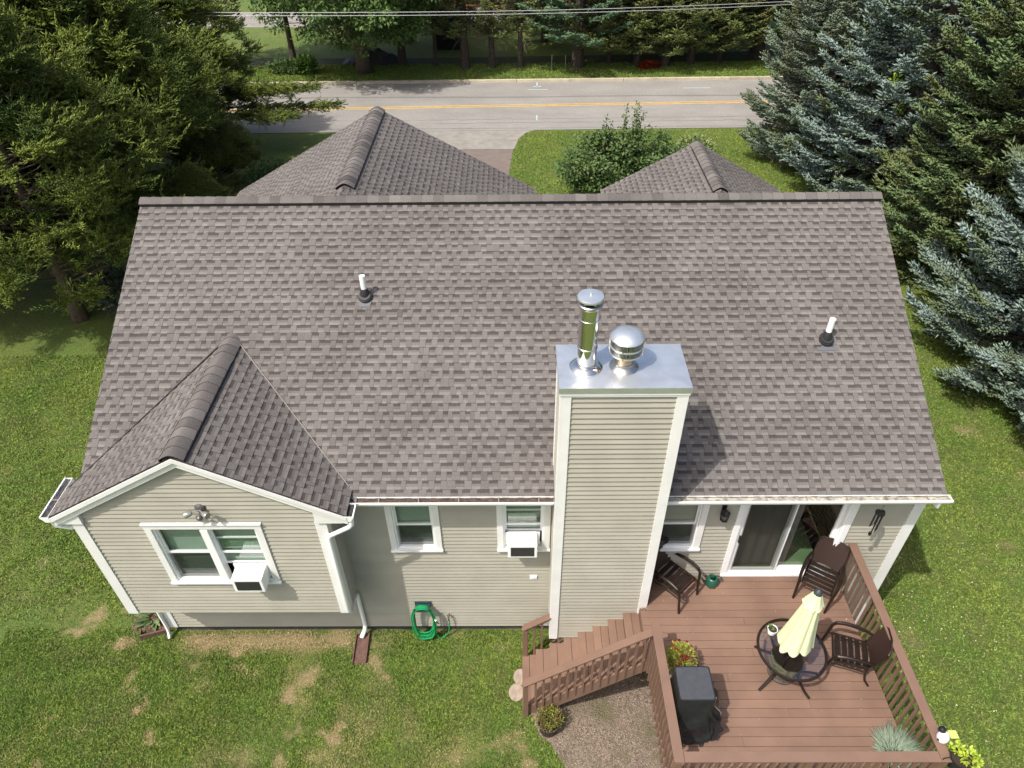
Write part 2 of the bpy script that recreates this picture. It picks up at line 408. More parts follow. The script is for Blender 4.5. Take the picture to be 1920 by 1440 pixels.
# side walls
s1 = HP(siding((WGR, 0, 0), (0, -1, 0), (0, 0, 1), (1, 0, 0), [(0, 1.515), (-YW, 1.515), (-YW, 4.2), (0, 4.2)]).build('wall', siding_m))
s2 = MB()
for x, sg in ((WL, -1), (WR, 1)):
    yb = 2*YR
    if sg < 0: reg = [(-yb, 0), (0, 0), (0, 4.2), (-YR, 6.65), (-yb, 4.2)]; m_ = siding((x, 0, 0), (0, -1, 0), (0, 0, 1), (-1, 0, 0), reg)
    else: reg = [(0, 0), (yb, 0), (yb, 4.2), (YR, 6.65), (0, 4.2)]; m_ = siding((x, 0, 0), (0, 1, 0), (0, 0, 1), (1, 0, 0), reg)
    o = HP(m_.build('wall', siding_m)); o['label'] = ('left' if sg < 0 else 'right')+' side wall of the house'
HP(siding((WGL, 0, 0), (0, -1, 0), (0, 0, 1), (-1, 0, 0), [(0, 1.515), (-YW, 1.515), (-YW, 4.2), (0, 4.2)]).build('wall', siding_m))
# front body of house (gables) simple walls
fb = MB(); fb.box(-7.2, .2, 8.9, 10.2, GZ, 4.25); fb.box(2.4, 6.8, 8.9, 10.1, GZ, 4.25)
fb.prism([(-7.2, 4.25), (.2, 4.25), (-3.5, 6.27)], (0, 10.2, 0), (1, 0, 0), (0, 0, 1), (0, -1, 0), 0, 1.2)
fb.prism([(2.4, 4.25), (6.8, 4.25), (4.6, 5.45)], (0, 10.1, 0), (1, 0, 0), (0, 0, 1), (0, -1, 0), 0, 1.2)
fb.box(WL+.1, WR-.1, 8.75, 8.9, GZ, 4.2)
fr_ = HP(fb.build('wall', siding_m)); fr_['label'] = 'front wings of the house'
# soffits / bump-out floor
sf = MB(); sf.box(WGL+.03, WGR-.03, YW+.02, -.003, 1.46, 1.512); HP(sf.build('floor_soffit', whitep))
sf = MB(); sf.box(XL+.05, XR-.05, YE+.03, 0, 4.02, 4.05); sf.box(-7.15, WGL, YW, 0, 4.02, 4.05); sf.box(WGR, -2.72, YW, 0, 4.02, 4.05); HP(sf.build('soffit', white))
# foundation
f = MB(); f.box(WL+.04, WR-.04, .03, 8.7, GZ-.4, .0); HP(f.build('foundation', concrete))
# corner boards
def corner(x, y, z0, z1, sx):
    m = MB(); w_ = .14
    m.box(min(x, x-sx*w_), max(x, x-sx*w_), y-.038, y, z0, z1); m.box(min(x, x+sx*.036), max(x, x+sx*.036), y-.038, y+.14, z0, z1)
    return m
for (x, y, z0, z1, sx) in ((WL, -.0, 0.0, 1.45, -1), (WR, 0, 0, 4.02, 1), (WGL, YW, 1.5, 4.02, -1), (WGR, YW, 1.5, 4.02, 1)):
    HP(corner(x, y, z0, z1, sx).build('corner_board', white))
# fascia + rake boards
f = MB(); f.box(-2.62, XR-.02, YE+.012, YE+.035, 4.03, 4.165); HP(f.build('fascia', white))
rk = MB()
for sg in (-1, 1):
    a = Vector((-4.90, -.745, 5.54-.03)); b = Vector((-4.90+sg*2.25, -.745, WZE-.03)); dd = (b-a)
    for (o1, h1, yy) in ((-.095, .20, -.71), (-.038, .08, -.745)):
        rk.prism([(0, o1-h1/2), (abs(dd.x), dd.z+o1-h1/2), (abs(dd.x), dd.z+o1+h1/2), (0, o1+h1/2)] if sg > 0 else [(0, o1+h1/2), (-abs(dd.x), dd.z+o1+h1/2), (-abs(dd.x), dd.z+o1-h1/2), (0, o1-h1/2)], (a.x, yy, a.z), (1, 0, 0), (0, 0, 1), (0, -1, 0), -.02, .02)
HP(rk.build('rake_board', white))
# cornice returns (boxes under the rakes)
for sg in (-1, 1):
    cr = MB(); x0 = -4.90+sg*(2.25-.02); xi = WGL+.17 if sg < 0 else WGR-.11; zt = 5.54-.15-.57*abs(xi+4.90)
    pl = [(x0, 4.03), (xi, 4.03), (xi, zt), (x0, 4.10)]
    if sg > 0: pl = pl[::-1]
    cr.prism(pl, (0, YW-.045, 0), (1, 0, 0), (0, 0, 1), (0, -1, 0), -.04, .03); HP(cr.build('cornice_return', white))
# main rake boards
for x in (XL+.012, XR-.012):
    m = MB(); a = Vector((x, YE, ZE-.1)); b = Vector((x, YR, ZR-.1)); c = Vector((x, 2*YR-YE, ZE-.1)); m.bar(a, b, .022, .15); m.bar(c, b, .022, .15); HP(m.build('rake_board', white))
# gutters -----------------------------------------------------------
gut_in = mat('gutter_inside', (.30, .28, .22), .8, var=.5, nscale=14, bump=.4)
gut_rust = mat('gutter_debris', (.075, .05, .033), .9, var=.5, nscale=20, bump=.6)
def gutter(p0, p1, outdir, debris, tops=.015):
    """open trough; p0-p1 line of the fascia face at gutter top; outdir horizontal outwards"""
    p0, p1 = Vector(p0), Vector(p1); d = (p1-p0).normalized(); o = Vector(outdir); Z = Vector((0, 0, 1)); m = MB()
    W_, Hh = .132, .12
    prof = [(0, 0), (0, -Hh), (W_*.62, -Hh), (W_*.78, -Hh*.55), (W_, -Hh*.3), (W_, 0), (W_-.018, 0), (W_-.018, -.012), (W_-.006, -Hh*.3), (W_*.72, -Hh*.52), (W_*.56, -Hh+.006), (.006, -Hh+.006), (.006, 0)]
    n = len(prof); vs = [p0+o*a+Z*b for a, b in prof]+[p1+o*a+Z*b for a, b in prof]
    m.add(vs, [(i, (i+1) % n, (i+1) % n+n, i+n) for i in range(n)])
    for p in (p0, p1):
        q = [p+o*a+Z*b for a, b in prof[:6]]; m.add(q+[x+d*.003 for x in q], [(0, 1, 2, 3, 4, 5), (11, 10, 9, 8, 7, 6)])
    g = m.build('gutter', whitep); HP(g)
    dm = MB(); L_ = (p1-p0).length; k = int(L_/.06)+1; vs = []; fs = []; R = random.Random(int(L_*97))
    for i in range(k+1):
        t = L_*i/k
        for j in range(5):
            a = .008+j*(W_-.03)/4; vs.append(p0+d*t+o*a+Z*(-.032+R.uniform(-.008, .012)))
    for i in range(k):
        for j in range(4): q = i*5+j; fs.append((q, q+1, q+6, q+5))
    dm.add(vs, fs); dm.build('debris', debris, g).matrix_parent_inverse = Matrix.Identity(4)
    x = .35
    while x < L_: hb = MB(); a = p0+d*x; hb.bar(a+Z*-.006, a+o*(W_-.01)+Z*-.006, .018, .006); x += .62; hb.build('hanger', mat('hanger', (.25, .2, .15), .6), g)
    return g
ZG = ZE+.028
gutter((-2.56, YE+.012, ZG), (.50, YE+.012, ZG), (0, -1, 0), gut_rust)
gutter((2.19, YE+.012, ZG), (XR+.03, YE+.012, ZG), (0, -1, 0), gut_in)
gutter((-7.17, -.755, WZE+.0), (-7.17, .05, WZE+.0), (-1, 0, 0), mat('gutter_grit', (.05, .045, .042), .9, var=.4, nscale=20))
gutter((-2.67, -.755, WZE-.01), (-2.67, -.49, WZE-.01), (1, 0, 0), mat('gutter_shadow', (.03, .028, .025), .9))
# downspouts
def spout(pts, name='downspout', parent=None, w_=.085, h=.06, up=(0, 1, 0)):
    m = MB(); m.tube(pts, .042, 8, flat=.75, up=up)
    o = m.build(name, whitep, smooth=True, ang=50); HP(o); return o
spout([(-2.60, -.70, 4.12), (-2.62, -.70, 3.98), (-2.66, -.70, 3.93), (-2.98, -.71, 3.74), (-3.02, -.71, 3.68), (-3.02, -.71, 1.62), (-3.04, -.62, 1.46), (-3.06, -.16, 1.26), (-3.06, -.07, 1.2), (-3.06, -.07, .1), (-3.08, -.1, -.02), (-3.14, -.2, -.12)])
spout([(-7.2, -.69, 4.12), (-7.18, -.69, 4.0), (-7.05, -.62, 3.86), (-6.975, -.55, 3.78), (-6.975, -.52, 1.60), (-6.97, -.45, 1.45), (-6.965, -.12, 1.2), (-6.965, -.08, 1.1), (-6.965, -.08, .05), (-6.95, -.13, -.08), (-6.93, -.2, -.13)], up=(1, 0, 0))
spout([(XR-.12, YE-.05, 4.12), (XR-.12, YE-.05, 4.02), (XR-.06, -.1, 3.9), (XR+.03, .1, 3.8), (XR+.05, .2, 3.6), (XR+.05, .2, 0.0)], up=(1, 0, 0))
# ---- windows
glass = glassmat('window_glass', (.86, .93, .88), .10)
glass_door = glassmat('door_glass', (.90, .94, .91), .02)
def blind_mat(name, c):
    return mat(name, c, .6, island=.05)
blind_g = blind_mat('green_grey_blind', (.24, .31, .26)); screen_m = glassmat('insect_screen', (.45, .45, .45), -.02, .5)
def recess(parent, x0, x1, y, z0, z1, depth=.5, floor=None):
    m = MB(); yb = y+depth
    m.add([(x0, y, z0), (x1, y, z0), (x1, y, z1), (x0, y, z1), (x0, yb, z0), (x1, yb, z0), (x1, yb, z1), (x0, yb, z1)], [(0, 1, 5, 4), (1, 2, 6, 5), (2, 3, 7, 6), (3, 0, 4, 7), (4, 5, 6, 7)])
    return m.build('interior', dark_in, parent)
def blinds(x0, x1, z0, z1, y, m_, parent, sp=.028):
    m = MB(); z = z0
    while z < z1: m.add([(x0, y, z), (x1, y, z), (x1, y+.018, z+sp*.92), (x0, y+.018, z+sp*.92)], [(0, 1, 2, 3)]); z += sp
    return m.build('blind', m_, parent)
def sash_window(parent, x0, x1, z0, z1, y, drop=0, raised=0, screen=True, bl=True):
    """double hung: opening x0..x1, z0..z1 ; raised = how far lower sash is lifted"""
    zm = (z0+z1)/2; fr = .028
    def sash(za, zb, yy, name):
        m = MB(); m.box(x0, x0+fr, yy, yy+.03, za, zb); m.box(x1-fr, x1, yy, yy+.03, za, zb); m.box(x0+fr, x1-fr, yy, yy+.03, za, za+fr*1.3); m.box(x0+fr, x1-fr, yy, yy+.03, zb-fr, zb)
        s_ = m.build(name, whitep, parent, bevel=.002)
        g = MB(); g.add([(x0+fr, yy+.014, za+fr*1.3), (x1-fr, yy+.014, za+fr*1.3), (x1-fr, yy+.014, zb-fr), (x0+fr, yy+.014, zb-fr)], [(0, 1, 2, 3)]); g.build('glass', glass, parent); return s_
    sash(zm-drop, z1, y+.015, 'sash'); sash(z0+raised, zm+.02+raised, y+.05, 'sash')
    if bl: blinds(x0+.01, x1-.01, z0+raised+.02, z1, y+.092, blind_g, parent)
    if screen:
        g = MB(); g.add([(x0+.02, y+.008, z0+raised+.03), (x1-.02, y+.008, z0+raised+.03), (x1-.02, y+.008, zm-.005), (x0+.02, y+.008, zm-.005)], [(0, 1, 2, 3)]); g.build('screen', screen_m, parent)
def window(r, y, ac=False, twin=False, label=None):
    x0, x1, z0, z1 = r; T = .105; wf = HP(bpy.data.objects.new('window', None)); C.objects.link(wf)
    if label: wf['label'] = label
    m = MB(); yo = y-.044
    m.box(x0, x0+T, yo, y+.01, z0+.05, z1-T); m.box(x1-T, x1, yo, y+.01, z0+.05, z1-T); m.box(x0, x1, yo, y+.01, z1-T, z1)
    m.box(x0-.015, x1+.015, yo-.02, y+.01, z1+.0, z1+.03)
    m.build('frame', white, wf, bevel=.003)
    s_ = MB(); s_.box(x0-.01, x1+.01, yo-.03, y+.08, z0, z0+.045); s_.build('sill', whitep, wf, bevel=.003)
    # jamb liner
    j = MB(); ja = .03
    j.box(x0+T, x0+T+ja, y-.012, y+.10, z0+.045, z1-T); j.box(x1-T-ja, x1-T, y-.012, y+.10, z0+.045, z1-T); j.box(x0+T+ja, x1-T-ja, y-.012, y+.10, z1-T-ja, z1-T); j.box(x0+T+ja, x1-T-ja, y-.012, y+.1, z0+.045, z0+.075)
    if twin:
        xm = (x0+x1)/2; j.box(xm-.06, xm+.06, yo, y+.1, z0+.045, z1-T-ja)
    j.build('jamb', whitep, wf, bevel=.002)
    recess(wf, x0+T+.01, x1-T-.01, y+.101, z0+.05, z1-T, .4)
    a, b, c, d = x0+T+ja, x1-T-ja, z0+.075, z1-T-ja
    if twin:
        sash_window(wf, a, xm-.06, c, d, y+.012); sash_window(wf, xm+.06, b, c, d, y+.012, raised=.34, drop=.0, screen=False)
    elif ac: sash_window(wf, a, b, c, d, y+.012, raised=.34, screen=False)
    else: sash_window(wf, a, b, c, d, y+.012)
    return wf
window(win[0], 0, label='single window between bump-out and air conditioner'); window(win[1], 0, ac=True, label='window with air conditioner beside chimney'); window(win[2], 0, label='window between chimney and sliding door')
window(WW, YW, twin=True, label='twin window in the bump-out gable')
# sliding door
dr = HP(bpy.data.objects.new('sliding_door', None)); C.objects.link(dr); x0, x1, z0, z1 = door
m = MB(); m.box(x0, x0+.10, -.044, .01, 1.69, z1-.1); m.box(x1-.10, x1, -.044, .01, 1.69, z1-.1); m.box(x0, x1, -.044, .01, z1-.1, z1)
m.box(x0+.10, x0+.135, -.02, .12, 1.69, z1-.1); m.box(x1-.135, x1-.10, -.02, .12, 1.69, z1-.1); m.box(x0, x1, -.07, .12, 1.682, 1.73)
m.build('frame', whitep, dr, bevel=.003)
xm = (x0+x1)/2-.02
def panel(a, b, yy, name, st=.06, bot=.10):
    p_ = MB(); p_.box(a, a+st, yy, yy+.04, 1.74, z1-.1); p_.box(b-st, b, yy, yy+.04, 1.74, z1-.1); p_.box(a+st, b-st, yy, yy+.04, 1.74, 1.74+bot); p_.box(a+st, b-st, yy, yy+.04, z1-.16, z1-.1); p_.build(name, whitep, dr, bevel=.002)
    g = MB(); g.add([(a+st, yy+.02, 1.74+bot), (b-st, yy+.02, 1.74+bot), (b-st, yy+.02, z1-.16), (a+st, yy+.02, z1-.16)], [(0, 1, 2, 3)]); g.build('glass', glass_door, dr)
panel(x0+.135, xm+.03, .0, 'door_panel'); panel(xm-.03, x1-.135, .055, 'door_panel', bot=.07)
sc_ = MB(); sc_.add([(x0+.17, -.008, 1.80), (xm+.0, -.008, 1.80), (xm+.0, -.008, z1-.12), (x0+.17, -.008, z1-.12)], [(0, 1, 2, 3)]); sc_.build('screen', glassmat('door_screen', (.60, .61, .60), -.02, .5), dr)
h = MB(); h.box(x0+.15, x0+.175, -.05, -.01, 2.62, 2.80); h.build('handle', blk, dr, bevel=.004)
m = MB(); m.add([(x0+.1, .125, 1.7), (x1-.1, .125, 1.7), (x1-.1, 3.2, 1.7), (x0+.1, 3.2, 1.7)], [(0, 1, 2, 3)]); m.build('carpet', mat('green_carpet', (.085, .15, .07), .95, var=.15, nscale=3), dr)
m = MB(); X0, X1, Y1 = x0-.6, x1+.6, 3.2
m.add([(X0, .13, 1.69), (X1, .13, 1.69), (X1, Y1, 1.69), (X0, Y1, 1.69), (X0, .13, 3.9), (X1, .13, 3.9), (X1, Y1, 3.9), (X0, Y1, 3.9)], [(3, 2, 6, 7), (1, 2, 6, 5), (0, 3, 7, 4), (4, 5, 6, 7)]); m.build('room', mat('room_wall', (.22, .22, .20), .9), dr)
m = MB(); m.tube([(x0+.15, .2, 1.75), (x0+.15, .2, 3.7)], .05, 8)
vs = []; fs = []; k = 40
for i in range(k+1):
    t = i/k; x = x0+.14+t*1.05; yy = .17+.012*math.sin(t*31)
    vs += [(x, yy, 1.76), (x, yy, z1-.12)]
fs = [(2*i, 2*i+2, 2*i+3, 2*i+1) for i in range(k)]; m = MB(); m.add(vs, fs); m.build('curtain', mat('grey_curtain', (.13, .135, .12), .9), dr)
# ---- chimney
CX0, CX1, CY0, CY1, CZ0, CZ1 = .54, 2.15, -.634, .20, .66, 6.60
ch = HP(siding((CX0, CY0, 0), (1, 0, 0), (0, 0, 1), (0, -1, 0), [(0, CZ0), (CX1-CX0, CZ0), (CX1-CX0, CZ1), (0, CZ1)], seed=5).build('chimney', siding_m))
for O, U, N, w_ in (((CX0, CY1, 0), (0, -1, 0), (-1, 0, 0), CY1-CY0), ((CX1, CY0, 0), (0, 1, 0), (1, 0, 0), CY1-CY0), ((CX1, CY1, 0), (-1, 0, 0), (0, 1, 0), CX1-CX0)):
    siding(O, U, (0, 0, 1), N, [(0, CZ0), (w_, CZ0), (w_, CZ1), (0, CZ1)]).build('siding', siding_m, ch)
for x, sx in ((CX0, -1), (CX1, 1)):
    m = MB(); t = .115
    m.box(min(x, x-sx*t), max(x, x-sx*t), CY0-.038, CY0, CZ0-.03, CZ1); m.box(min(x, x+sx*.036), max(x, x+sx*.036), CY0-.038, CY0+.115, CZ0-.03, CZ1)
    m.box(min(x, x+sx*.036), max(x, x+sx*.036), CY1-.1, CY1, 4.3, CZ1)
    m.build('corner_board', white, ch, bevel=.003)
m = MB(); m.box(CX0, CX1, CY0+.01, CY1-.01, CZ0-.02, CZ0-.005); m.build('soffit', dark_in, ch)
m = MB(); m.box(CX0-.045, CX1+.045, CY0-.055, CY1+.03, CZ1-.01, CZ1+.045); m.box(CX0-.035, CX1+.035, CY0-.045, CY1+.02, CZ1-.045, CZ1-.01); m.build('trim_band', white, ch)
galv = mat('galvanised_steel', (.68, .71, .74), .38, .8, var=.10, nscale=5)
steel = mat('stainless_steel', (.72, .70, .67), .10, 1, var=.05, nscale=4)
steel_d = mat('dull_steel', (.50, .49, .46), .34, 1, var=.2, nscale=9)
capx0, capx1, capy0, capy1, capz = CX0-.055, CX1+.055, CY0-.065, CY1+.04, 6.72
m = MB(); cz = capz+.02
b4 = [(capx0, capy0), (capx1, capy0), (capx1, capy1), (capx0, capy1)]; cxm, cym = (capx0+capx1)/2+.15, (capy0+capy1)/2
rl = [(cxm-.35, cym, cz+.0), (cxm+.15, cym, cz+.012)]
vs = [(x, y, capz) for x, y in b4]+rl; m.add(vs, [(0, 1, 5, 4), (1, 2, 5), (2, 3, 4, 5), (3, 0, 4)])
vs = [(x, y, capz) for x, y in b4]+[(x, y, CZ1+.035) for x, y in b4]; m.add(vs, [(i, i+4, (i+1) % 4+4, (i+1) % 4) for i in range(4)]); m.build('chase_cap', galv, ch)
def flue(cx, cy, parts, name, parent):
    e = bpy.data.objects.new(name, None)
    return e
def fl(parent, nm, prof, c, mm, n=32, ct=True, cb=True):
    return MB().lathe(prof, c, n, cb, ct).build(nm, mm, parent, smooth=True)
m1 = fl(ch, 'flue_pipe', [(.215, 0), (.22, .02), (.18, .055), (.138, .075), (.128, .075), (.128, .78), (.134, .785), (.134, .80), (.128, .805), (.128, .98)], (.86, -.27, capz+.01), steel); m1['label'] = 'tall shiny flue pipe'
m = MB(); m.lathe([(.128, .34), (.134, .345), (.134, .36), (.128, .365)], (.86, -.27, capz+.01), 32, False, False)
m.lathe([(.12, .97), (.15, .98), (.16, 1.0), (.16, 1.02), (.15, 1.03), (.12, 1.035)], (.86, -.27, capz+.01), 32, False, False); m.build('flue_pipe', steel_d, ch, smooth=True)['label'] = 'band and collar of tall flue'
m = MB(); m.lathe([(.085, 1.03), (.085, 1.09)], (.86, -.27, capz+.01), 24); m.build('flue_pipe', mat('flue_gap_black', (.02, .02, .02), .7), ch, smooth=True)['label'] = 'dark gap under flue cap'  # near-black core filling the gap between collar and cap
m = MB(); m.lathe([(.155, 1.085), (.166, 1.09), (.168, 1.11), (.16, 1.125), (.06, 1.14), (.0, 1.145)], (.86, -.27, capz+.01), 36, True, False); m.tube([(.86, -.27, capz+1.15), (.86, -.27, capz+1.19)], .006, 6); m.build('flue_cap', galv, ch, smooth=True)
c2 = (1.365, -.27, capz+.01)
m1 = fl(ch, 'flue_pipe', [(.19, 0), (.195, .02), (.15, .05), (.13, .075), (.128, .10), (.118, .10), (.118, .26)], c2, steel_d); m1['label'] = 'short flue pipe'
m = MB(); m.lathe([(.11, .10), (.122, .11), (.122, .235)], c2, 28, False, False); m.build('flue_pipe', mat('heat_stained_steel', (.42, .31, .2), .3, 1, var=.2, nscale=8), ch, smooth=True)['label'] = 'heat stained neck of short flue'
m = MB(); m.lathe([(.12, .235), (.20, .25), (.215, .265), (.215, .28), (.19, .28)], c2, 40, False, False); m.lathe([(.19, .36), (.217, .365), (.217, .385), (.19, .385)], c2, 40, False, False)
m.lathe([(.18, .49), (.222, .49), (.228, .505), (.222, .52), (.16, .565), (.08, .59), (0, .60)], c2, 40, False, False); m.build('flue_cap', galv, ch, smooth=True)
m = MB(); m.lathe([(.185, .27), (.185, .50)], c2, 30); m.build('flue_core', mat('core_grey', (.10, .10, .10), .6), ch)
m = MB()
for k in range(72):
    t = 2*math.pi*k/72
    if k % 18 == 0: continue
    for za, zb in ((.28, .365), (.385, .49)): m.bar((c2[0]+.203*math.cos(t), c2[1]+.203*math.sin(t), c2[2]+za), (c2[0]+.203*math.cos(t), c2[1]+.203*math.sin(t), c2[2]+zb), .011, .008, up=(-math.sin(t), math.cos(t), 0))
for k in range(4):
    t = math.pi/2*k-1.9; m.bar((c2[0]+.212*math.cos(t), c2[1]+.212*math.sin(t), c2[2]+.25), (c2[0]+.212*math.cos(t), c2[1]+.212*math.sin(t), c2[2]+.5), .03, .006, up=(-math.sin(t), math.cos(t), 0))
m.build('louvre', steel_d, ch)
# roof vents
for vx, vy in ((-2.68, 2.74), (5.14, 1.98)):
    vz = ZE+SL*(vy-YE)+.01; e = bpy.data.objects.new('vent_pipe', None); C.objects.link(e); HP(e); e['label'] = 'white plastic vent pipe on the '+('left' if vx < 0 else 'right')+' of the rear roof'
    MB().lathe([(.05, 0), (.05, .35), (.042, .35), (.042, .28)], (vx, vy, vz+.08), 20, False, True).build('pipe', mat('pvc', (.85, .85, .82), .4), e, smooth=True)
    nrm = Vector((0, -SL, 1)).normalized()
    MB().lathe([(.12, 0), (.125, .03), (.115, .05), (.105, .05), (.10, .075), (.085, .075)], (vx, vy, vz), 26, True, True, ax=nrm).lathe([(.085, .05), (.075, .12), (.055, .17), (.05, .18)], (vx, vy, vz), 24, False, True).build('boot', mat('boot_rubber', (.022, .022, .024), .45), e, smooth=True)
    MB().prism([(-.17, -.2), (.17, -.2), (.17, -.13), (-.17, -.13)] if vx > 0 else [(-.09, -.19), (.09, -.19), (.12, -.05), (-.12, -.05)], (vx, vy, vz), (1, 0, 0), V_up, nrm, -.01, .006).build('flashing', mat('flashing_dark', (.10, .105, .12), .6), e)
# outlet, spigot
m = MB(); m.box(.155, .285, -.04, -.008, 1.57, 1.68); o = m.build('outlet_cover', whitep, bevel=.006); HP(o); m = MB(); m.box(.18, .26, -.048, -.04, 1.60, 1.65); m.build('flap', white, o, bevel=.003)
m = MB(); m.tube([(-1.40, 0, .42), (-1.40, -.09, .42), (-1.40, -.11, .38), (-1.40, -.11, .33)], .016, 8); m.lathe([(.03, 0), (.03, .012)], (-1.40, -.08, .45), 12); o = m.build('spigot', mat('brass', (.6, .55, .45), .3, 1), smooth=True); HP(o)
# lantern beside sliding door
e = bpy.data.objects.new('wall_lantern', None); C.objects.link(e); HP(e); lc = (3.34, -.13, 3.42)
m = MB(); m.box(3.30, 3.38, -.03, -.005, 3.38, 3.62); m.tube([(3.34, -.02, 3.56), (3.34, -.08, 3.60), (3.34, -.13, 3.585)], .01, 6); m.lathe([(.085, .10), (.075, .125), (.03, .165), (.01, .19)], lc, 6, True, True); m.lathe([(.06, -.06), (.07, -.05), (.07, -.04)], lc, 6, True, True)
for k in range(6):
    t = 2*math.pi*k/6; m.bar((lc[0]+.062*math.cos(t), lc[1]+.062*math.sin(t), lc[2]-.05), (lc[0]+.08*math.cos(t), lc[1]+.08*math.sin(t), lc[2]+.105), .008, .008)
m.build('cage', blk, e); MB().lathe([(.055, -.045), (.072, .1)], lc, 6, False, False).build('glass', glassmat('lantern_glass', (.6, .6, .6), .1), e)
MB().lathe([(.012, -.03), (.02, .02), (.012, .07)], lc, 10).build('bulb', whitep, e, smooth=True)
# floodlight on gable
e = bpy.data.objects.new('floodlight', None); C.objects.link(e); HP(e); F0 = Vector((-4.86, YW-.012, 4.35)); grey = mat('floodlight_grey', (.10, .095, .09), .4, .3)
MB().lathe([(.085, 0), (.085, .02), (.06, .05), (.03, .06)], F0, 20, True, True, ax=(0, -1, 0)).build('mount', grey, e, smooth=True)
for dx, tp in ((-.20, (-.28, -.08, -.04)), (.13, (.16, -.10, .0))):
    m = MB(); a = F0+Vector((0, -.05, 0)); b = a+Vector((dx*.5, -.05, -.02)); m.tube([a, b], .012, 6); dv = Vector(tp).normalized()
    m.lathe([(.028, 0), (.045, .03), (.055, .10), (.05, .11)], b, 16, True, True, ax=dv); m.build('lamp_head', mat('lamp_head_grey', (.3, .3, .28), .35, .4), e, smooth=True)
MB().lathe([(.02, 0), (.045, .01), (.05, .04), (.04, .07), (.01, .08)], F0+Vector((.0, -.09, -.09)), 16, ax=(0, -1, -.4)).tube([F0+Vector((0, -.04, 0)), F0+Vector((0, -.1, -.08))], .012, 6).build('motion_sensor', grey, e, smooth=True)
# ============================================================ DECK
deck_m = mat('brown_composite', (.186, .112, .078), .62, var=.20, nscale=1.3, island=.07, bump=.12, bscale=40)
deck_d = mat('brown_painted_rail', (.180, .108, .076), .55, var=.08, nscale=3, island=.05)
frame_w = mat('deck_framing', (.12, .07, .05), .8, var=.2)
ZD = 1.674; DXL, DXR, DYF = 2.10, 5.69, -3.52
deck = thing('deck', 'brown raised deck with slatted railings and stairs behind the chimney', 'deck', (3.9, -1.8, GZ))
def DP(o): o.parent = deck; o.matrix_parent_inverse = Matrix.Translation((-3.9, 1.8, -GZ)); return o
m = MB(); y = -.03; n = 0
R = random.Random(5)
while y > DYF:
    y2 = max(y-.137, DYF); xl = 2.068 if y < -.62 else 2.17
    if R.random() < .3:
        xs = R.uniform(xl+.8, DXR-.8); m.box(xl, xs-.0015, y2, y, ZD-.025, ZD); m.box(xs+.0015, DXR, y2, y, ZD-.025, ZD)
    else: m.box(xl, DXR, y2, y, ZD-.025, ZD)
    y = y2-.006
DP(m.build('deck_boards', deck_m, bevel=.003))
m = MB(); m.box(DXL+.01, DXR-.01, DYF+.01, DYF+.05, ZD-.25, ZD-.027); m.box(DXL+.01, DXL+.05, DYF+.05, -.62, ZD-.25, ZD-.027); m.box(DXR-.05, DXR-.01, DYF+.05, -.02, ZD-.25, ZD-.027)
m.box(DXL+.05, DXR-.05, -.06, -.03, ZD-.25, ZD-.03)
x = 2.5
while x < 5.5: m.box(x, x+.04, DYF+.05, -.06, ZD-.2, ZD-.027); x += .4
for x, yy in ((2.6, -3.3), (3.9, -3.3), (5.5, -3.3), (2.75, -1.8), (5.5, -1.7)): m.box(x-.06, x+.06, yy-.06, yy+.06, GZ-.1, ZD-.2)
DP(m.build('deck_frame', frame_w))
ZC = 2.62
def railing(a, b, off, za0=ZC, zb0=ZC, bot=(1.47, 1.47), cap=.14, sp=.128, posts=(), label=None, clipend=(0, 0)):
    """a,b 2D centre line of cap; off 2D offset of balusters from the cap line"""
    a3, b3 = Vector((*a, za0)), Vector((*b, zb0)); d2 = Vector((b[0]-a[0], b[1]-a[1])); L_ = d2.length; d2.normalize()
    m = MB(); m.bar(a3-Vector((0, 0, .015)), b3-Vector((0, 0, .015)), cap, .03)
    r = DP(m.build('railing', deck_d, bevel=.004))
    if label: r['label'] = label
    m = MB(); o = Vector((off[0], off[1], 0))
    m.bar(a3-Vector((0, 0, .075))+o*.0, b3-Vector((0, 0, .075))+o*.0, .038, .088); m.build('top_rail', deck_d, r)
    for t in posts:
        p = a3.lerp(b3, t); zb = bot[0]+(bot[1]-bot[0])*t; m = MB(); m.box(p.x-.045, p.x+.045, p.y-.045, p.y+.045, zb, p.z-.032); m.build('post', deck_d, r)
    k = int(L_/sp)
    for i in range(k):
        t = (i+.6)*sp/L_
        if t > 1-clipend[1] or t < clipend[0]: continue
        p = a3.lerp(b3, t); zb = bot[0]+(bot[1]-bot[0])*t; m = MB(); m.box(p.x+o.x-.018, p.x+o.x+.018, p.y+o.y-.018, p.y+o.y+.018, zb, p.z-.035)
        m.build('baluster', deck_d, r)
    return r
railing((5.71, -.04), (5.685, -3.63), (.03, 0), posts=(.015, .98), label='right deck railing')
railing((2.09, -1.56), (2.10, -3.63), (-.03, 0), posts=(.035, .98), label='left deck railing')
railing((2.175, -3.56), (5.61, -3.56), (0, -.03), posts=(.5,), label='front deck railing')
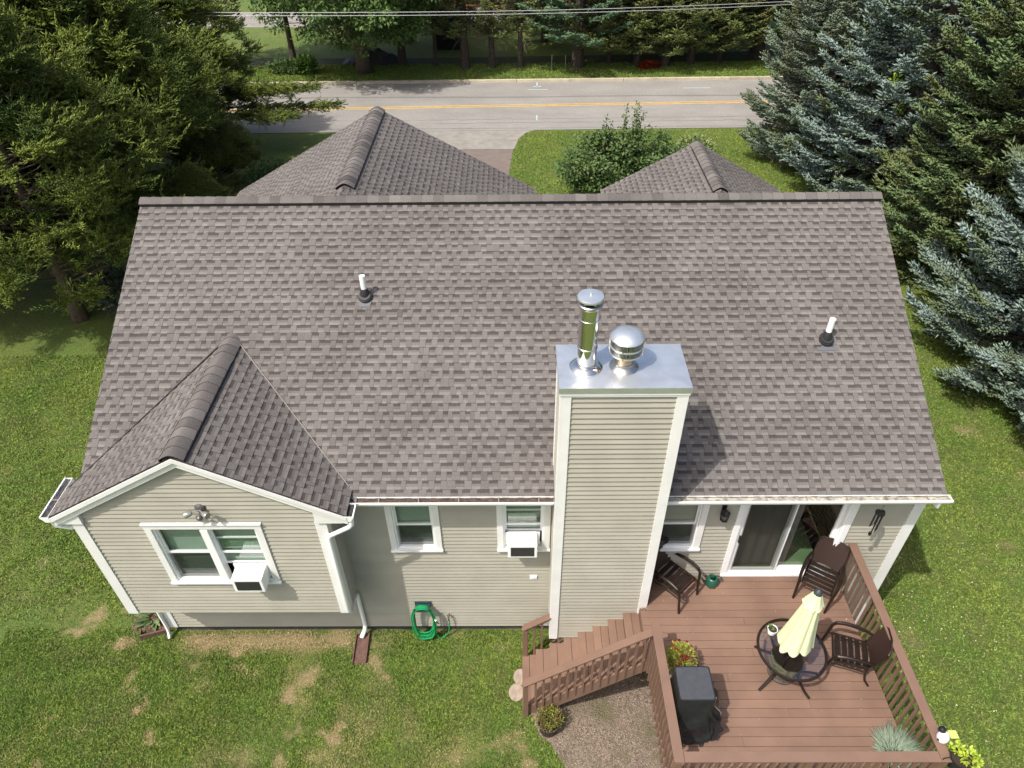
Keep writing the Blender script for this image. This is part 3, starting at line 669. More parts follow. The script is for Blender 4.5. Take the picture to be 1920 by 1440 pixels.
# stairs
SX0, SX1, SY0, SY1 = .03, 2.06, -1.62, -.67
ns = 8; run_ = (SX1-SX0)/ns; rise = (ZD-GZ)/(ns+1)
st = MB()
for i in range(ns):
    x0 = SX0+i*run_; z = GZ+rise*(i+1); y1 = SY1+.03
    hw = run_/2
    st.box(x0-.02, x0+hw-.012, SY0, y1, z-.028, z); st.box(x0+hw-.006, x0+run_+.0, SY0, y1, z-.028, z)
    st.box(x0+.004, x0+.02, SY0+.01, y1-.01, z-rise+.002, z-.03)
st.box(SX1+.004, SX1+.02, SY0+.01, SY1+.02, ZD-rise+.002, ZD-.03)
stairs = DP(st.build('stairs', deck_m, bevel=.003))
m = MB()
for yy, dz in ((SY0-.03, 0), (SY1+.035, -.17)):
    m.prism([(SX0-.02, GZ), (SX0+.25, GZ), (SX1+.04, ZD-.30+dz), (SX1+.04, ZD-.02+dz*1.1), (SX0-.02, GZ+rise-.02+dz)], (0, yy, 0), (1, 0, 0), (0, 0, 1), (0, -1, 0), -.02, .02)
m.build('stringer', deck_d, stairs)
railing((.02, -1.675), (2.05, -1.675), (0, -.0), .93, 2.58, (GZ+.10, 1.36), cap=.13, sp=.134, posts=(), clipend=(.05, .02), label='front stair railing')
rr = railing((.02, -.63), (.52, -.63), (0, 0), .93, 1.335, (GZ+.1, GZ+.42), cap=.12, sp=.135, posts=(), clipend=(.12, 0), label='short stair railing by the chimney')
for x in (.68, .80, .93, 1.06):
    m = MB(); m.box(x-.018, x+.018, -.648, -.612, GZ+.1+(x)*.7, .655); m.build('baluster', deck_d, rr)
# posts touch the ground
m = MB(); m.box(.02, .11, -1.72, -1.63, GZ-.05, .86); m.box(.02, .11, -.675, -.585, GZ-.05, .86); DP(m.build('newel_post', deck_d))
# ============================================================ FURNITURE
brn = mat('dark_brown_metal', (.026, .017, .013), .32, .4, var=.2, nscale=20)
wick = mat('woven_brown', (.035, .018, .014), .4, var=.35, nscale=60, bump=.8, bscale=140)
def make_chair():
    t = thing('patio_chair', '', 'chair', group='dark brown patio chairs')
    m = MB()
    for i in range(5):
        y = -.24+i*.103; z = .42+.015*math.cos(i*1.1); m.box(-.235, .235, y, y+.072, z-.008, z+.008)   # cross slats
    m.build('seat', brn, t, bevel=.002)
    m = MB()
    for s in (-1, 1): m.tube([(s*.245, -.28, .42), (s*.25, 0, .41), (s*.24, .25, .40)], .016, 8)
    m.tube([(-.245, -.27, .418), (.245, -.27, .418)], .014, 8); m.tube([(-.24, .25, .40), (.24, .25, .40)], .014, 8); m.build('seat_frame', brn, t, smooth=True)
    # back: curved woven panel, reclined, domed top
    vs = []; fs = []; nu, nv = 10, 8
    for side in (0, 1):
        for j in range(nv+1):
            for i in range(nu+1):
                u = i/nu*2-1; v = j/nv; w_ = .245+.012*math.sin(v*math.pi)
                top = .53*(1-.05*abs(u)**4); z = .43+v*top; y = .235+v*.15+.045*(1-u*u)+(side*.018)
                vs.append((u*w_, y, z))
    k = (nu+1)*(nv+1)
    for j in range(nv):
        for i in range(nu):
            a = j*(nu+1)+i; fs += [(a, a+nu+1, a+nu+2, a+1), (k+a, k+a+1, k+a+nu+2, k+a+nu+1)]
    for j in range(nv):
        a = j*(nu+1); fs += [(a, k+a, k+a+nu+1, a+nu+1)]; a += nu; fs += [(a, a+nu+1, k+a+nu+1, k+a)]
    for i in range(nu): a = nv*(nu+1)+i; fs.append((a, k+a, k+a+1, a+1)); fs.append((i, i+1, k+i+1, k+i))
    m = MB(); m.add(vs, fs); b = m.build('backrest', wick, t, smooth=True)
    edge = [(-.235, .245, .43), (-.255, .33, .68), (-.25, .39, .92), (-.20, .41, .958), (0, .44, .968), (.20, .41, .958), (.25, .39, .92), (.255, .33, .68), (.235, .245, .43)]
    m = MB(); m.tube(edge, .014, 8); m.build('back_frame', brn, b, smooth=True)
    for s in (-1, 1):
        m = MB(); m.tube([(s*.27, -.36, .01), (s*.275, -.335, .2), (s*.285, -.315, .42), (s*.30, -.30, .56), (s*.305, -.25, .635), (s*.305, -.12, .665), (s*.30, .05, .655), (s*.285, .2, .63), (s*.26, .31, .60)], [.020, .023, .025, .026, .029, .031, .031, .026, .018], 8)
        m.build('arm', brn, t, smooth=True)
        m = MB(); m.tube([(s*.25, .24, .44), (s*.255, .23, .30), (s*.265, .27, .14), (s*.27, .36, .01)], .018, 8); m.build('leg', brn, t, smooth=True)
        m = MB(); m.tube([(s*.27, -.31, .37), (s*.245, 0, .33), (s*.255, .22, .32)], .012, 8); m.build('side_rail', brn, t, smooth=True)
    return t
chair = make_chair()
chairs = [((2.66, -.36), (.69, -.72), 'dark brown patio chair against the chimney wall beside the watering can'),
          ((5.20, -.36), (-.56, -.83), 'dark brown patio chair in the corner of sliding door and right railing'),
          ((5.22, -1.74), (-.95, .30), 'dark brown patio chair at the right side of the glass table')]
for i, ((x, y), d, lab) in enumerate(chairs):
    c = chair if i == 0 else copy_tree(chair)
    c.location = (x, y, ZD); c.rotation_euler = (0, 0, math.atan2(d[1], d[0])+math.pi/2); c['label'] = lab
# table
TX, TY = 4.18, -1.87
tb = thing('glass_table', 'round glass topped patio table with dark brown rim and curved legs', 'table', (TX, TY, ZD))
MB().lathe([(.49, .685), (.52, .68), (.53, .70), (.525, .722), (.50, .728), (.488, .715)], (0, 0, 0), 56, False, False).build('rim', brn, tb, smooth=True)
MB().lathe([(.49, .708), (.49, .716)], (0, 0, 0), 56).build('table_top', glassmat('tinted_table_glass', (.955, .96, .975), .03), tb)
for k in range(4):
    t = math.radians(35+90*k); c, s = math.cos(t), math.sin(t)
    MB().tube([(c*.47, s*.47, .68), (c*.36, s*.36, .55), (c*.24, s*.24, .38), (c*.27, s*.27, .2), (c*.43, s*.43, .06), (c*.54, s*.54, .01)], .022, 8).build('leg', brn, tb, smooth=True)
MB().lathe([(.235, .36), (.25, .36), (.25, .39), (.235, .39)], n=32).build('ring', brn, tb)
# umbrella
um = thing('patio_umbrella', 'folded pale yellow umbrella standing in the glass table', 'umbrella', (TX, TY, ZD)); 
MB().tube([(0, 0, .02), (0, 0, 2.28)], .02, 10).build('pole', mat('bronze_pole', (.06, .05, .045), .3, .6), um, smooth=True)
pale = mat('pale_yellow_cloth', (.66, .70, .42), .8, var=.05, nscale=8)
for nm, z0, z1, r0, r1, k in (('canopy', .93, 2.10, .27, .10, 8), ('vent_flap', 1.96, 2.25, .155, .05, 8)):
    vs = []; fs = []; nr, nc = 14, 96
    for j in range(nr+1):
        v = j/nr; z = z0+(z1-z0)*v; r = r0+(r1-r0)*v**.9
        for i in range(nc):
            t = 2*math.pi*i/nc; pl = abs(math.sin(k/2*t+.55*math.sin(3*t)+.35*math.sin(5*t+1)+.6*v)); rr_ = r*(.84+.18*pl)*(1+.05*math.sin(2*t+1))
            zz = z-(.06*(pl-.5)+.05*math.sin(t*2+1))*(1-v) if nm == 'canopy' else z-.03*(pl-.5)*(1-v)
            vs.append((rr_*math.cos(t+.25*v), rr_*math.sin(t+.25*v), zz))
    for j in range(nr):
        for i in range(nc): a = j*nc+i; b = j*nc+(i+1) % nc; fs.append((a, b, b+nc, a+nc))
    m = MB(); m.add(vs, fs); o = m.build(nm, pale, um, smooth=True, ang=70)
MB().lathe([(.06, 2.21), (.065, 2.24), (.05, 2.27), (.02, 2.30), (0, 2.305)], n=20, capt=False).build('finial', mat('finial_grey', (.03, .035, .04), .5), um, smooth=True)
bs = MB(); bs.lathe([(.22, .0), (.22, .04), (.19, .06), (.05, .085), (.045, .30)], n=32)
for k in range(-4, 5):
    L_ = math.sqrt(.22**2-(k*.052)**2); bs.bar((k*.052, -L_, .09), (k*.052, L_, .09), .012, .015); bs.bar((-L_, k*.052, .09), (L_, k*.052, .09), .012, .015)
ub = bs.build('umbrella_base', mat('umbrella_base_metal', (.07, .058, .045), .7, 0, var=.3)); ub.location = (TX, TY, ZD); tag(ub, 'dark cast umbrella base on the deck under the glass table', 'umbrella base')
# ---- plants helper
def leaves(name, mm, parent, c, rad, n, ls, lw, up=.5, seed=0, shell=.3, droop=0):
    r = np.random.default_rng(seed); P = r.normal(size=(n, 3)); P /= np.linalg.norm(P, axis=1, keepdims=True); q = (shell+(1-shell)*r.random(n)**.6)[:, None]
    D = P+r.normal(size=(n, 3))*.55; D[:, 2] += up; P = P*q*np.array(rad)+np.array(c)
    S = np.stack([ls*r.uniform(.6, 1.3, n), lw*r.uniform(.7, 1.3, n), lw*r.uniform(.7, 1.3, n)], 1)
    V, F = scatter(LF_V, LF_F, P, D, S, r.uniform(-.8, .8, n)); return np_mesh(name, V, F, mm, parent)
def stems(name, mm, parent, c, rad, n, r_=.004, seed=0):
    R = random.Random(seed); m = MB()
    for i in range(n):
        t = R.uniform(0, 6.28); q = R.uniform(.2, .9); a = Vector((c[0]+R.uniform(-.04, .04), c[1]+R.uniform(-.04, .04), c[2]))
        b = a+Vector((math.cos(t)*rad[0]*q, math.sin(t)*rad[1]*q, rad[2]*R.uniform(.8, 1.8))); m.tube([a, a.lerp(b, .5)+Vector((0, 0, .03)), b], [r_*1.4, r_, r_*.6], 5)
    return m.build(name, mm, parent)
soil = mat('potting_soil', (.035, .024, .017), .95, var=.3, bump=.5)
stem_m = mat('green_stem', (.10, .13, .05), .7)
def pot(parent, r0, r1, h, mm, name='pot'):
    o = MB().lathe([(r0, 0), (r1*.97, h*.9), (r1*1.04, h*.9), (r1*1.04, h), (r1*.94, h), (r1*.9, h*.86)], n=28, capt=False).build(name, mm, parent, smooth=True)
    MB().lathe([(r1*.93, h*.85), (0, h*.87)], n=20, capb=False, capt=False).build('soil', soil, parent); return o
# white pot on the table
p = thing('flower_pot', 'small white flower pot on the glass table', 'flower pot', (3.93, -1.60, ZD+.728)); p.scale = (.8, .8, .8); pot(p, .07, .095, .14, mat('white_ceramic', (.82, .82, .8), .3))
leaves('seedling', foliage('leaf_seed', (.10, .18, .04), (.16, .28, .07)), p, (-.04, .03, .15), (.06, .05, .03), 26, .05, .025, seed=4)
# red flowers pot
p = thing('flower_planter', 'bushy potted plant with small dark red flowers behind the grill', 'planter', (2.50, -1.86, ZD)); pot(p, .12, .16, .24, mat('teal_pot', (.03, .07, .07), .5))
stems('stems', stem_m, p, (0, 0, .2), (.22, .22, .20), 40, .004, 2)
leaves('foliage', foliage('leaf_lime', (.16, .26, .03), (.42, .42, .07), (.30, .20, .09), nscale=5), p, (0, 0, .42), (.25, .25, .22), 1700, .045, .026, seed=5, shell=.15)
r = np.random.default_rng(9); P = []; 
for i in range(16):
    a = r.normal(size=3); a /= np.linalg.norm(a); a[2] = abs(a[2])*.6+.35; P.append(a*np.array((.24, .24, .27))+np.array((0, 0, .42)))
P = np.repeat(np.array(P), 14, 0); D = r.normal(size=P.shape); D[:, 2] += .4
V, F = scatter(LF_V, LF_F, P, D, np.tile(np.array([[.032, .018, .018]]), (len(P), 1)), r.uniform(0, 6, len(P))); np_mesh('flowers', V, F, foliage('petal_red', (.16, .008, .015), (.35, .015, .03)), p)
# lavender
p = thing('lavender_pot', 'silvery green lavender in a dark pot inside the deck corner', 'potted plant', (5.36, -3.22, ZD)); pot(p, .13, .17, .26, mat('dark_pot', (.02, .02, .022), .5))
n_ = 1300; r = np.random.default_rng(3); t = r.uniform(0, 6.283, n_); q = np.sqrt(r.random(n_)); D = np.stack([np.cos(t)*q*.95, np.sin(t)*q*.95, 1.15-q*.55], 1)+r.normal(size=(n_, 3))*.12
P = np.stack([np.cos(t)*q*.10, np.sin(t)*q*.10, np.full(n_, .24)], 1)+D*r.uniform(.0, .12, n_)[:, None]
V, F = scatter(TW_V, TW_F, P, D, np.stack([r.uniform(.16, .30, n_), np.full(n_, .006), np.full(n_, .006)], 1), r.uniform(0, 6, n_)); np_mesh('foliage', V, F, foliage('lavender_leaf', (.17, .24, .17), (.34, .40, .29), trans=.1), p)
# black pot with lime coleus on the rail corner + figurine
p = thing('rail_planter', 'black pot with bright lime foliage outside the deck corner', 'planter', (5.87, -3.60, 2.42)); bp_ = mat('black_pot', (.012, .013, .015), .35)
pot(p, .10, .14, .24, bp_); MB().tube([(-.14, 0, .22), (-.17, 0, .27), (-.24, .0, .24), (-.24, 0, .14)], .008, 6).build('hook', blk, p)
lf = foliage('leaf_bright_lime', (.30, .42, .03), (.52, .60, .08), rough=.4)
leaves('foliage', lf, p, (.08, -.02, .30), (.12, .12, .08), 100, .07, .036, seed=11, up=.6); leaves('foliage', lf, p, (-.06, .10, .32), (.08, .07, .06), 50, .065, .032, seed=12, up=.6)
p = thing('garden_figurine', 'small white and black figurine on the deck rail corner behind the lime plant', 'figurine', (5.72, -3.34, ZC))
MB().lathe([(.03, 0), (.065, .02), (.08, .07), (.07, .13), (.045, .17), (.02, .18), (0, .182)], n=20, capt=False).build('body', mat('white_glaze', (.82, .82, .8), .35), p, smooth=True)
MB().lathe([(0, -.045), (.035, -.03), (.05, 0), (.04, .03), (0, .045)], (-.03, .05, .19), 16, False, False).build('head', blk, p, smooth=True)
for sx in (-1, 1): MB().lathe([(0, -.03), (.02, -.02), (.025, 0), (.0, .03)], (sx*.06, -.02, .07), 10, False, False).build('paw', bp_, p, smooth=True)
m = MB(); m.prism([(-.05, -.03), (.06, -.03), (.05, .07), (-.06, .07)], (.08, -.04, .20), (1, 0, 0), (0, 1, .2), (0, 0, 1), 0, .004); m.build('leaf_plaque', mat('pale_lime', (.40, .48, .12), .6), p)
# barrel planter on the ground
p = thing('barrel_planter', 'dark wooden barrel planter with yellowing shrub at the foot of the stairs', 'planter', (.47, -1.93, GZ))
m = MB()
for k in range(18):
    t = 2*math.pi*k/18; m.bar((.155*math.cos(t), .155*math.sin(t), 0), (.19*math.cos(t), .19*math.sin(t), .27), .058, .02, up=(math.cos(t), math.sin(t), 0))
m.build('barrel', mat('barrel_wood', (.045, .03, .024), .7, island=.25), p)
MB().lathe([(.17, .22), (0, .23)], n=20, capb=False, capt=False).build('soil', soil, p)
stems('stems', stem_m, p, (0, 0, .2), (.22, .22, .16), 26, .004, 6)
leaves('foliage', foliage('leaf_olive', (.07, .10, .02), (.30, .30, .05), (.20, .13, .06), nscale=5), p, (0, .02, .36), (.24, .22, .17), 800, .045, .022, seed=15, shell=.15)
# watering can
p = thing('watering_can', 'dark green plastic watering can by the sliding door', 'watering can', (3.40, -.22, ZD), .1); gr = mat('green_plastic', (.012, .085, .055), .35)
MB().lathe([(.10, 0), (.105, .01), (.11, .10), (.10, .17), (.075, .20), (.06, .205), (.055, .20)], n=28, capt=False).build('body', gr, p, smooth=True)
MB().tube([(-.09, 0, .06), (-.14, 0, .11), (-.20, 0, .20)], [.03, .022, .014], 12).lathe([(.014, 0), (.03, .03)], (-.20, 0, .195), 12, ax=(-.6, 0, .8)).build('spout', gr, p, smooth=True)
MB().tube([(.095, 0, .05), (.16, 0, .10), (.165, 0, .17), (.10, 0, .22), (.03, 0, .255), (-.03, 0, .25), (-.06, 0, .20)], .012, 8).build('handle', gr, p, smooth=True)
# grill
p = thing('covered_grill', 'barbecue grill under a black fabric cover on the deck', 'grill', (2.50, -2.68, ZD)); 
vs = []; fs = []; rings = []; nz, nc = 44, 200
def sq(t, e): c, s_ = math.cos(t), math.sin(t); return math.copysign(abs(c)**e, c), math.copysign(abs(s_)**e, s_)
def gprof(t, v):
    """draped cover: flat rear lid, cloth falling in folds towards the front (-y) and bulging over the side shelf (+x)"""
    lid = min(1, max(0, (v-.62)/.38)); e = .32-.18*lid; cx, cy = sq(t, e)
    hx = .262+.09*math.sin(math.pi*min(1, v*1.15))**1.2*(1-lid*.75); hy0 = .26; x = cx*hx; y = cy*hy0
    if cy < 0: y *= 1+.95*(1-v)**.75*(1-lid*.3)                      # front apron runs out
    if cx > 0: x += .10*math.sin(math.pi*min(1, v*1.25))*(1-lid)
    w_ = (1-lid)*(.35+.65*(1-v)); fold = 0
    for k, ph, sl_, a in ((5, .4, 1.6, .050), (9, 1.7, -2.2, .034), (14, .9, 3.1, .020), (3, 2.2, .8, .045)):
        q = math.sin(k*t+ph+sl_*v*2.2+.7*math.sin(2*t+v*3)); fold += a*(1-2*abs(q)**.75)
    r_ = 1+fold*w_*1.7; pinch = 1-.22*(1-v)**3*(1 if cy < 0 else .5)
    return x*r_*pinch, y*r_+.12, v
for j in range(nz+1):
    v = j/nz
    for i in range(nc):
        t = 2*math.pi*i/nc; x, y, _ = gprof(t, v); z = .03+v*.97-(.02*math.sin(9*t)*(1-v))-(.10*max(0, v-.0)*(1 if y < -.02 else 0)*min(1, (-.02-y)/.2) if v < .999 and y < -.02 else 0); vs.append((x, y, z))
for j in range(nz):
    for i in range(nc): a = j*nc+i; b = j*nc+(i+1) % nc; fs.append((a, b, b+nc, a+nc))
cover = mat('black_vinyl_cover', (.015, .016, .018), .33, spec=.55, var=.3, nscale=7, bump=.7, bscale=13)
m = MB(); fs.append(tuple(nz*nc+i for i in range(nc))); m.add(vs, fs); g_ = m.build('cover', cover, p, smooth=True, ang=60)
top = [(x*.93, (y-.12)*.93+.12, z) for x, y, z in [vs[nz*nc+i] for i in range(nc)]]; m = MB(); m.add([(x, y, z+.002) for x, y, z in top]+[(x*.985, (y-.12)*.985+.12, z+.006) for x, y, z in top], [(i, (i+1) % nc, nc+(i+1) % nc, nc+i) for i in range(nc)]+[tuple(range(nc, 2*nc))]); m.build('cover_top', mat('grey_vinyl_panel', (.045, .050, .058), .6, var=.12, nscale=12), p, smooth=True)
m = MB(); seam = [(gprof(-.28, v)[0]*1.015, gprof(-.28, v)[1]*1.0, .03+v*.97) for v in [j/20 for j in range(2, 21)]]; m.tube(seam, .006, 6); m.build('seam', mat('grey_piping', (.25, .26, .27), .5), p)
for x, y in ((-.2, -.2), (.2, -.2), (-.2, .2), (.2, .2)): MB().tube([(x, y, 0), (x, y, .12)], .03, 8).build('leg', blk, p)
# hose
p = thing('garden_hose', 'coiled bright green garden hose on a wall hanger', 'garden hose', (-1.87, -.1, .6)); hm = mat('green_hose', (.008, .27, .085), .33, spec=.6)
R = random.Random(4)
for k in range(9):
    m = MB(); w_ = .20+R.uniform(-.03, .035); zt = .27+R.uniform(-.05, .02); zb = -.66-R.uniform(-.06, .10)+.04*(k % 3); pts = []; yk = -.01-.018*(k % 5)-R.uniform(0, .02); sk = R.uniform(-.04, .05)
    for i in range(37):
        t = 2*math.pi*i/36; c, s = math.cos(t), math.sin(t); x = w_*math.copysign(abs(c)**.75, c)+sk*(s < 0)*(-s); z = (zt+zb)/2+(zt-zb)/2*math.copysign(abs(s)**.8, s); y = yk-.05*max(0, -s)
        pts.append((x, y, max(z, GZ-.6+.02)))
    m.tube(pts, .0125, 6, cap=False); m.build('hose_loop', hm, p, smooth=True)
MB().tube([(.17, -.06, -.55), (.26, -.1, -.74), (.34, -.07, -.78), (.44, -.03, -.66), (.475, -.01, -.40), (.475, 0, -.28)], .0125, 6).build('hose_end', hm, p, smooth=True)
m = MB(); m.box(-.15, .15, .05, .09, .12, .26); m.box(-.14, .14, -.08, .05, .17, .20); m.tube([(-.15, -.09, .18), (-.15, -.09, .24)], .01, 6); m.tube([(.15, -.09, .18), (.15, -.09, .24)], .01, 6); m.box(-.16, .16, -.10, -.085, .17, .25); m.build('hanger', mat('dark_teal_hanger', (.02, .05, .055), .5), p)
m = MB(); m.tube([(.20, -.06, -.10), (.24, -.10, -.14)], .02, 8); m.build('nozzle', mat('white_nozzle', (.7, .7, .68), .4), p); m = MB(); m.tube([(.24, -.10, -.14), (.29, -.13, -.18)], .012, 8); m.build('nozzle_grip', blk, p)
# air conditioners
vent_m = mat('ac_coil', (.07, .07, .068), .5, .5, var=.3, nscale=80)
def make_ac(name, label, x, y, z, dep):
    p = thing(name, label, 'air conditioner', (x, y, z), group='white window air conditioners'); W_, H_ = .50, .33
    m = MB(); m.box(-W_/2, W_/2, -dep, .05, 0, H_); m.build('case', whitep, p, bevel=.012)
    m = MB(); m.box(-W_/2+.05, W_/2-.05, -dep-.004, -dep+.003, .045, H_-.045); m.build('grille', vent_m, p)
    m = MB(); 
    for i in range(22): xx = -W_/2+.06+i*(W_-.12)/21; m.box(xx-.002, xx+.002, -dep-.007, -dep-.004, .05, H_-.05)
    m.build('fins', mat('ac_fins', (.09, .09, .09), .4, .5), p)
    for a, b in ((-.10, -.03), (.06, .18)):
        m = MB(); m.box(a, b, -dep+.12, -dep+.125, H_+.001, H_+.003)
        for j in range(5): m.box(a, b, -dep+.13+j*.022, -dep+.14+j*.022, H_+.001, H_+.003)
        m.build('top_vent', mat('vent_grey', (.30, .30, .30), .5), p)
    m = MB(); m.box(-.36 if dep > .3 else -.30, -W_/2-.002, .02, .04, .0, H_-.0); m.box(W_/2+.002, .36 if dep > .3 else .30, .02, .04, 0, H_); m.build('side_panel', whitep, p)
    return p
make_ac('air_conditioner', 'white window air conditioner in the window beside the chimney', .02, -.02, 2.555, .26)
make_ac('air_conditioner', 'white window air conditioner in the twin window of the bump-out gable', -4.45, YW-.02, 2.565, .29)
# wind chime
p = thing('wind_chime', 'black metal wind chime hanging from the eave right of the sliding door', 'wind chime', (5.66, -.38, 4.02)); cx_, cy_ = -.1, .1
m = MB(); m.tube([(0, 0, 0), (0, 0, -.12)], .003, 5); m.tube([(.07*math.cos(t), 0, -.19+.07*math.sin(t)) for t in [math.pi*i/8 for i in range(9)]], .010, 6); m.lathe([(.075, -.20), (.075, -.185)], n=16); m.build('hanger', blk, p)
for k in range(6):
    t = 2*math.pi*k/6; L_ = (.42, .30, .36, .26, .40, .32)[k]; MB().tube([(.055*math.cos(t), .055*math.sin(t), -.19), (.055*math.cos(t), .055*math.sin(t), -.22-L_)], .011, 8).build('chime_tube', blk, p)
MB().tube([(0, 0, -.2), (0, 0, -.72)], .002, 5).lathe([(0, -.05), (.03, 0), (.02, .05), (0, .06)], (0, 0, -.72), 8, False, False).build('clapper', blk, p)
# splash blocks
sbm = mat('brown_splash_block', (.115, .062, .047), .8, var=.3, nscale=15, bump=.4, bscale=30)
def splash(x, y, rz, label, L_=.62):
    m = MB(); m.box(-.12, .12, -L_, 0, 0, .03); m.box(-.135, -.115, -L_, 0, 0, .075); m.box(.115, .135, -L_, 0, 0, .075); m.box(-.115, .115, -.02, 0, .03, .075)
    for i in range(14): yy = -L_+.03+i*.042; m.box(-.105, .105, yy, yy+.014, .03, .036)
    o = m.build('splash_block', sbm, bevel=.004); o.location = (x, y, GZ+.01); o.rotation_euler = (math.radians(1.5), 0, rz); tag(o, label, 'splash block', 'splash blocks under the downspouts')
splash(-3.13, -.10, .03, 'brown splash block on the lawn below the right downspout of the bump-out', .60)
m = MB(); m.box(-.28, .28, -.015, .015, 0, .13); m.box(-.28, -.26, 0, .15, 0, .13); o = m.build('garden_edging', sbm, bevel=.004); o.location = (-7.25, -.10, GZ); o.rotation_euler = (0, 0, .28); tag(o, 'reddish brown edging board holding the mulch at the left house corner', 'garden edging')
# hosta
p = thing('hosta_plant', 'leafy hosta with cream edged leaves at the left house corner', 'plant', (-7.42, .28, GZ)); n_ = 60; r = np.random.default_rng(8); t = r.uniform(0, 6.28, n_)
D = np.stack([np.cos(t), np.sin(t), r.uniform(-.1, .9, n_)], 1); P = D*np.array([.10, .10, .05])+np.array([0, 0, .06]); V, F = scatter(LF_V, LF_F, P, D, np.stack([r.uniform(.18, .34, n_), r.uniform(.07, .12, n_), np.full(n_, .08)], 1)); np_mesh('leaves', V, F, foliage('hosta_leaf', (.05, .12, .03), (.24, .30, .14)), p)
stems('stems', stem_m, p, (0, 0, 0), (.1, .1, .06), 10, .005, 3)

r = np.random.default_rng(21); n_ = 90; P = np.stack([r.uniform(2.2, 5.6, n_), r.uniform(-3.5, -.1, n_), np.full(n_, ZD+.006)], 1); D = r.normal(size=P.shape); D[:, 2] *= .2
V, F = scatter(LF_V, LF_F, P, D, np.tile([[.022, .012, .012]], (n_, 1))*r.uniform(.5, 1.4, (n_, 1)), r.uniform(0, 6, n_)); o = np_mesh('leaf_debris', V, F, foliage('debris_speck', (.35, .25, .14), (.6, .55, .4), trans=0)); tag(o, 'small dry leaf and petal bits scattered on the deck boards', 'leaf debris', kind='stuff')
# ============================================================ GROUND
def dry_fn(X, Y):
    """dry tan spots measured on the lawn"""
    spots = [(-8.65, .30, .22, .45), (-8.15, .55, .16, .2), (-8.9, -.05, .25, .12), (-8.2, -.35, .16, .12), (-7.75, -.25, .30, .16), (-8.55, -1.75, .27, .16), (-7.35, -1.05, .12, .2), (-6.55, -2.1, .25, .14), (-7.0, -1.5, .13, .16),
             (-5.3, -.8, .3, .13), (-4.25, -2.45, .13, .3), (-4.1, -1.95, .15, .13), (-1.72, -1.6, .11, .06), (-5.6, -.45, .5, .15), (-6.3, -.75, .3, .12), (-4.0, -.9, .25, .3), (-4.2, -1.35, .25, .12), (-2.55, -1.0, .2, .2), (-.2, -2.2, .5, .2), (-2.8, -.75, .35, .2), (6.25, -1.3, .18, .5), (8.0, 1.9, .5, .25), (-8.4, -2.6, .12, .2), (-3.4, -2.0, .4, .12), (7.1, -3.2, .5, .3), (10.7, 2.0, .3, .2), (.15, -2.5, .2, .2), (-7.9, 2.6, .3, .2), (11.5, 5.6, .5, .3), (12.3, 4.0, .5, .4)]
    o = np.zeros_like(X); wx = (vnoise(X, Y, .18, 31)-.5)*.28; wy = (vnoise(X, Y, .18, 32)-.5)*.28
    for x, y, a, b in spots:
        d = np.sqrt(((X+wx-x)/a)**2+((Y+wy-y)/b)**2); o = np.maximum(o, np.clip(1.12-d*1.05, 0, 1)**1.1)
    st = np.clip(1-(np.abs(Y+.22)/.38), 0, 1)*np.clip((X+6.9)*2, 0, 1)*np.clip((-2.3-X)*.8, 0, 1); o = np.maximum(o, st)
    return o
def vnoise(X, Y, s, seed):
    r = np.random.default_rng(seed); T = r.random((64, 64)); x = X/s+1000; y = Y/s+1000; xi = np.floor(x).astype(int); yi = np.floor(y).astype(int); fx = x-xi; fy = y-yi; fx = fx*fx*(3-2*fx); fy = fy*fy*(3-2*fy)
    g = lambda a, b: T[a % 64, b % 64]
    return (g(xi, yi)*(1-fx)+g(xi+1, yi)*fx)*(1-fy)+(g(xi, yi+1)*(1-fx)+g(xi+1, yi+1)*fx)*fy
def dryness(X, Y):
    n = .5*vnoise(X, Y, .22, 1)+.3*vnoise(X, Y, .09, 2)+.2*vnoise(X, Y, .04, 3)
    base = dry_fn(X, Y)*np.where(X > 5.9, .5, .85); big = np.clip((vnoise(X, Y, 1.3, 4)*.5+vnoise(X, Y, .4, 5)*.5)-.60, 0, 1)*.9*np.where(Y < 2, 1, .4)
    return np.clip((base*1.15+big*1.3-.05)*(.15+1.7*n)+.10*(n-.35), 0, 1)
def lawn_color(nt, at_out, sep=True):
    n, L = nt.nodes, nt.links; geo = n.new('ShaderNodeNewGeometry')
    def noise(s, d=4, r=.6):
        q = n.new('ShaderNodeTexNoise'); q.inputs['Scale'].default_value = s; q.inputs['Detail'].default_value = d; q.inputs['Roughness'].default_value = r; L.new(geo.outputs['Position'], q.inputs['Vector']); return q.outputs['Fac']
    def mixc(f, a, b, lo=.4, hi=.6):
        mr = n.new('ShaderNodeMapRange'); mr.inputs['From Min'].default_value = lo; mr.inputs['From Max'].default_value = hi; L.new(f, mr.inputs['Value'])
        m = n.new('ShaderNodeMix'); m.data_type = 'RGBA'; L.new(mr.outputs[0], m.inputs[0])
        for i, c in ((6, a), (7, b)):
            if isinstance(c, tuple): m.inputs[i].default_value = (*c, 1)
            else: L.new(c, m.inputs[i])
        return m.outputs[2]
    g1 = mixc(noise(.55, 3), (.145, .215, .040), (.225, .270, .052), .35, .65)
    g2 = mixc(noise(2.7, 4), g1, (.190, .190, .066), .46, .70)
    g3 = mixc(noise(14, 5, .7), (.095, .155, .031), g2, .38, .58)
    g4 = mixc(noise(60, 3, .8), (.055, .090, .022), g3, .36, .52)
    dr = mixc(noise(30, 4, .7), (.24, .185, .085), (.40, .32, .18), .35, .65)
    f = mixc(at_out, g4, dr, .05, .95)
    return f
